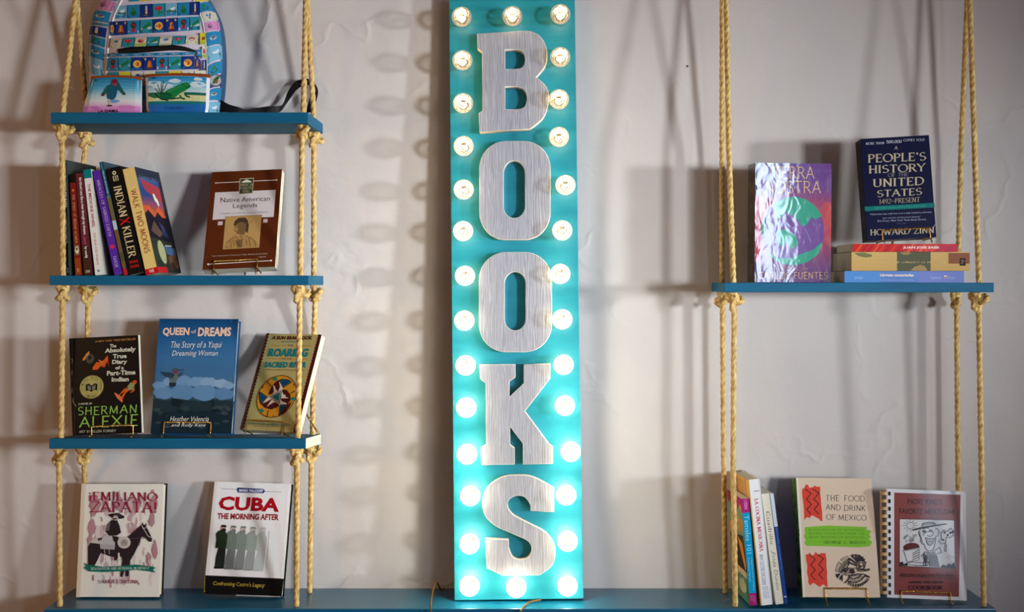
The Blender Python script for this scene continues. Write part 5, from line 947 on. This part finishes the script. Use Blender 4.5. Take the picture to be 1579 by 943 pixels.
# ------------------------------------------------------------------ two zip pouches in front of the backpack
def pouch(label, q, quad, art, L, bulge, th, rnd):
    """pillow shaped zip pouch; q: pixel corners TL TR BR BL of the front at distance L"""
    c = [P(x, y, L) for x, y in q]; o = (c[2]+c[3])/2; o.z = SHELF['s1'][0]+.0004; c = [p-o for p in c]; c[2].z = c[3].z = 0; c[0].y = c[1].y = .006
    root = empty('zip_pouch', o, label, 'pouch', None)
    def sf(u, v, l=0, side=1):
        w = 1-abs(2*u-1)**4; k = 1-(1-max(0, 1-((v-.5)*2)**4)) if 0 else max(0, 1-abs(2*v-1)**4)
        sq = rnd*max(0, (v-.72)/.28)**3; u2 = .5+(u-.5)*(1-sq)
        p = (c[0]*(1-u2)+c[1]*u2)*(1-v)+(c[3]*(1-u2)+c[2]*u2)*v
        p.z += .003*(1-(2*u-1)**2)*(1-v)
        f = (w**.5)*(.35+.65*k**.5); d = (-bulge if side > 0 else th-bulge)*f
        return p+Vector((0, d-(l if side > 0 else -l), 0))
    b = MB(); n = 16
    for sd in (1, -1):
        vs = [sf(i/n, j/n, 0, sd) for j in range(n+1) for i in range(n+1)]; b.add(vs, [((j*(n+1)+i), (j*(n+1)+i+1), ((j+1)*(n+1)+i+1), ((j+1)*(n+1)+i)) for j in range(n) for i in range(n)], (232, 230, 232))
    vs = [sf(i/n, 1, 0, sd) for sd in (1, -1) for i in range(n+1)]; b.add(vs, [(i, i+1, n+2+i, n+1+i) for i in range(n)], (220, 216, 220))
    vs = [sf(i/n, 0, 0, sd) for sd in (1, -1) for i in range(n+1)]; b.add(vs, [(i, i+1, n+2+i, n+1+i) for i in range(n)], BRN)
    art(Art(b, quad, lambda u, v, l: sf(u, v, l), step=.00008, start=.0004, sub=10)); b.build('body', M['vinyl'], root, smooth=False)
    b = MB(); t = [(sf(i/12, 0, 0, 1)+sf(i/12, 0, 0, -1))/2 for i in range(13)]; vs = []
    for i, p in enumerate(t):
        w = abs(sf(i/12, 0, 0, 1).y-sf(i/12, 0, 0, -1).y)/2+.0022; vs += [p+Vector((0, -w, -.0030)), p+Vector((0, -w*.9, .0030)), p+Vector((0, 0, .0042)), p+Vector((0, w*.9, .0030)), p+Vector((0, w, -.0030))]
    b.add(vs, [(5*i+k, 5*i+k+1, 5*i+k+6, 5*i+k+5) for i in range(12) for k in range(4)]+[(0, 1, 2, 3, 4), (64, 63, 62, 61, 60)]); b.build('leather_trim', M['leather'], root, smooth=False)
    return root, o, c
def dama(a):
    def wq(x0, y0, x1, y1, c): a.quad([(x0, y0), (x1, y0), (x1, y1), (x0, y1)], c)
    rows = [(0, (44, 122, 160)), (.25, (84, 160, 190)), (.45, (170, 200, 206)), (.62, (214, 214, 212)), (.72, (214, 190, 206)), (.82, (206, 140, 190)), (1, (196, 104, 170))]
    for (t0, c0), (t1, c1) in zip(rows, rows[1:]):
        for k in range(3):
            s0, s1 = t0+(t1-t0)*k/3, t0+(t1-t0)*(k+1)/3; f = k/3; c = tuple(c0[i]*(1-f)+c1[i]*f for i in range(3))
            xl0, xl1 = 405-60*s0, 405-60*s1; xr0, xr1 = 845-30*s0, 845-30*s1; y0, y1 = 652+253*s0, 652+253*s1; a.quad([(xl0+3, y0), (xr0-3, y0), (xr1-3, y1), (xl1+3, y1)], c)
    a.blob(440, 870, 60, 18, (190, 110, 176), seed=2); a.blob(720, 862, 70, 14, (200, 120, 180), seed=3)
    a.poly([(600, 690), (650, 685), (672, 712), (646, 740), (632, 790), (606, 815), (560, 800), (556, 760), (580, 725)], (26, 84, 110)); a.poly([(590, 705), (560, 715), (514, 770), (535, 778), (575, 745)], (30, 90, 80)); a.poly([(650, 700), (676, 720), (706, 764), (692, 776), (656, 740)], (30, 90, 80)); a.ell(526, 776, 14, 8, (90, 50, 50)); a.ell(700, 768, 12, 9, (90, 50, 50))
    a.ell(625, 694, 22, 22, (150, 62, 70)); a.ell(624, 683, 25, 13, (120, 30, 50)); a.poly([(570, 808), (600, 812), (590, 850), (574, 850)], (206, 180, 170)); a.ell(578, 852, 22, 6, (50, 34, 44)); a.blob(620, 820, 36, 12, (110, 150, 190), seed=6); a.ell(462, 672, 8, 5, (30, 60, 90), 8)
    a.text('LA DAMA', 482, 880, 646, 899, (34, 20, 40), 'bold')
pouch('zip pouch with a small dancing figure on pink ground, before the backpack', [(139, 120), (217.5, 121), (219, 173), (127, 173)], [(405, 650), (845, 655), (815, 905), (345, 905)], dama, 2.443, .008, .020, .02)
def frog(a):
    def wq(y0, y1, c, x0=888, x1=1356): a.quad([(x0, y0), (x1, y0), (x1, y1), (x0, y1)], c)
    for i in range(6): wq(640+i*20, 661+i*20, [(40, 140, 190), (60, 152, 196), (96, 172, 204), (130, 190, 210), (170, 206, 214), (190, 212, 214)][i])
    for x, y, rx, ry in ((930, 690, 60, 20), (1010, 712, 80, 18), (1110, 676, 50, 16), (1290, 700, 60, 22), (1320, 660, 40, 14)): a.blob(min(x, 1290), y, rx, ry, (206, 222, 228), 12, .2, x)
    wq(758, 782, (34, 100, 84)); wq(778, 824, (206, 206, 150)); wq(822, 846, (30, 116, 120)); wq(844, 900, (34, 100, 170)); a.poly([(888, 846), (1080, 856), (1356, 842), (1356, 870), (1200, 882), (1000, 876), (888, 884)], (50, 130, 180)); a.poly([(888, 780), (960, 762), (1020, 770), (1040, 790), (940, 800)], (44, 110, 70))
    K = (20, 50, 36); G = (28, 124, 66)
    for x, y in ((970, 700), (1000, 690), (1020, 676), (1045, 700), (950, 730)): a.line([(1000, 780), (x, y)], 5, (30, 84, 54))
    a.poly([(1000, 800), (1018, 764), (1050, 742), (1096, 726), (1140, 706), (1172, 694), (1196, 690), (1222, 696), (1236, 712), (1226, 728), (1196, 744), (1186, 768), (1160, 786), (1100, 802), (1040, 812)], G)
    a.poly([(1110, 796), (1150, 768), (1184, 752), (1206, 742), (1190, 774), (1150, 796)], (186, 204, 150)); a.poly([(990, 806), (1008, 768), (1046, 756), (1084, 772), (1090, 796), (1060, 812), (1010, 816)], (20, 98, 56))
    a.line([(950, 766), (972, 790), (1004, 808), (1056, 818)], 8, K); a.poly([(1030, 806), (1080, 804), (1150, 796), (1156, 804), (1080, 812)], K); a.line([(1150, 782), (1166, 802), (1190, 808)], 10, (18, 84, 48)); a.line([(1186, 762), (1204, 786), (1232, 794)], 9, (18, 84, 48))
    a.ell(1204, 698, 15, 11, (44, 148, 84)); a.ell(1208, 697, 6, 5, K, 8); a.line([(1190, 722), (1216, 722), (1234, 714)], 3, K); a.line([(1050, 758), (1100, 738), (1164, 714)], 4, (70, 160, 90)); a.line([(1020, 776), (1050, 768), (1078, 782)], 4, K)
    a.text('EL CANTARITO', 1030, 864, 1182, 880, (20, 60, 120), 'sans', .2); a.ell(940, 650, 16, 5, (20, 50, 90), 8)
pr, po, pc = pouch('zip pouch with a green frog by a pond, before the backpack', [(223, 117), (323, 117), (322, 173), (226, 173)], [(860, 628), (1380, 628), (1375, 905), (865, 905)], frog, 2.441, .009, .021, .05)
b = MB(); rc = P(332.5, 124, 2.462)-po; b.tube([rc+Vector((.0125*cos(2*pi*i/30), .001*sin(i), .0125*sin(2*pi*i/30))) for i in range(31)], .0009, 6, cap=False); kr = b.build('key_ring', M['steel'], pr, smooth=True)
b = MB(); b.tube([rc+Vector((0, -.0012, 0)), rc+Vector((0, .0012, 0))], .0108, 24); ca = Art(b, [(0, 0), (1, 0), (1, 1), (0, 1)], lambda u, v, l: rc+Vector((u, -.0012-l, v)))
ca.poly([(-.006, -.008), (.002, -.004), (.008, .006), (.004, .009), (-.004, .002)], (40, 110, 50)); ca.ell(.002, -.002, .003, .004, (180, 90, 60)); b.build('charm', M['vinyl'], kr, smooth=False)
for v in ((221.5, 122),):
    b = MB(); g = P(v[0], v[1], 2.452)-po; b.tube([g+Vector((.002*cos(2*pi*i/14), 0, .004*sin(2*pi*i/14))) for i in range(15)], .0006, 5, cap=False); b.build('trim_ring', M['steel'], pr, smooth=True)

# ------------------------------------------------------------------ sign cords and a nail
def cord(pts, label, r=.0020):
    Q = smoothpath([P(*p) for p in pts], 10); b = MB(); b.tube(Q, r, 8); tag(b.build('power_cord', M['cord'], None, smooth=True, loc=Q[0]), label, 'cord')
yl = lambda L, d=.0046: CY+(CZ-LEDGE-d)*F/L
cord([(684, yl(2.586), 2.586), (680, yl(2.575), 2.575), (676.5, 902, 2.556), (673, 897, 2.535), (669, 903, 2.50), (665.5, 921, 2.462), (664, 933, 2.436), (663.7, 946, 2.432), (663.7, 965, 2.432)], 'thin brown cord arching over the ledge edge to the left of the lit sign')
cord([(834, yl(2.497), 2.497), (826, yl(2.490), 2.490), (816, yl(2.478), 2.478), (808, 934.5, 2.455), (804, 940, 2.437), (802, 950, 2.435), (801.5, 966, 2.435)], 'thin brown cord coming out from under the foot of the lit sign')
b = MB(); p = P(1060, 102, 2.6085); b.tube([p, p+Vector((0, .002, 0))], .002, 10); tag(b.build('wall_nail', M['socket'], loc=p), 'tiny dark nail in the bare wall between the sign and the right ropes', 'nail')
for me in bpy.data.meshes:
    if not me.users: bpy.data.meshes.remove(me)
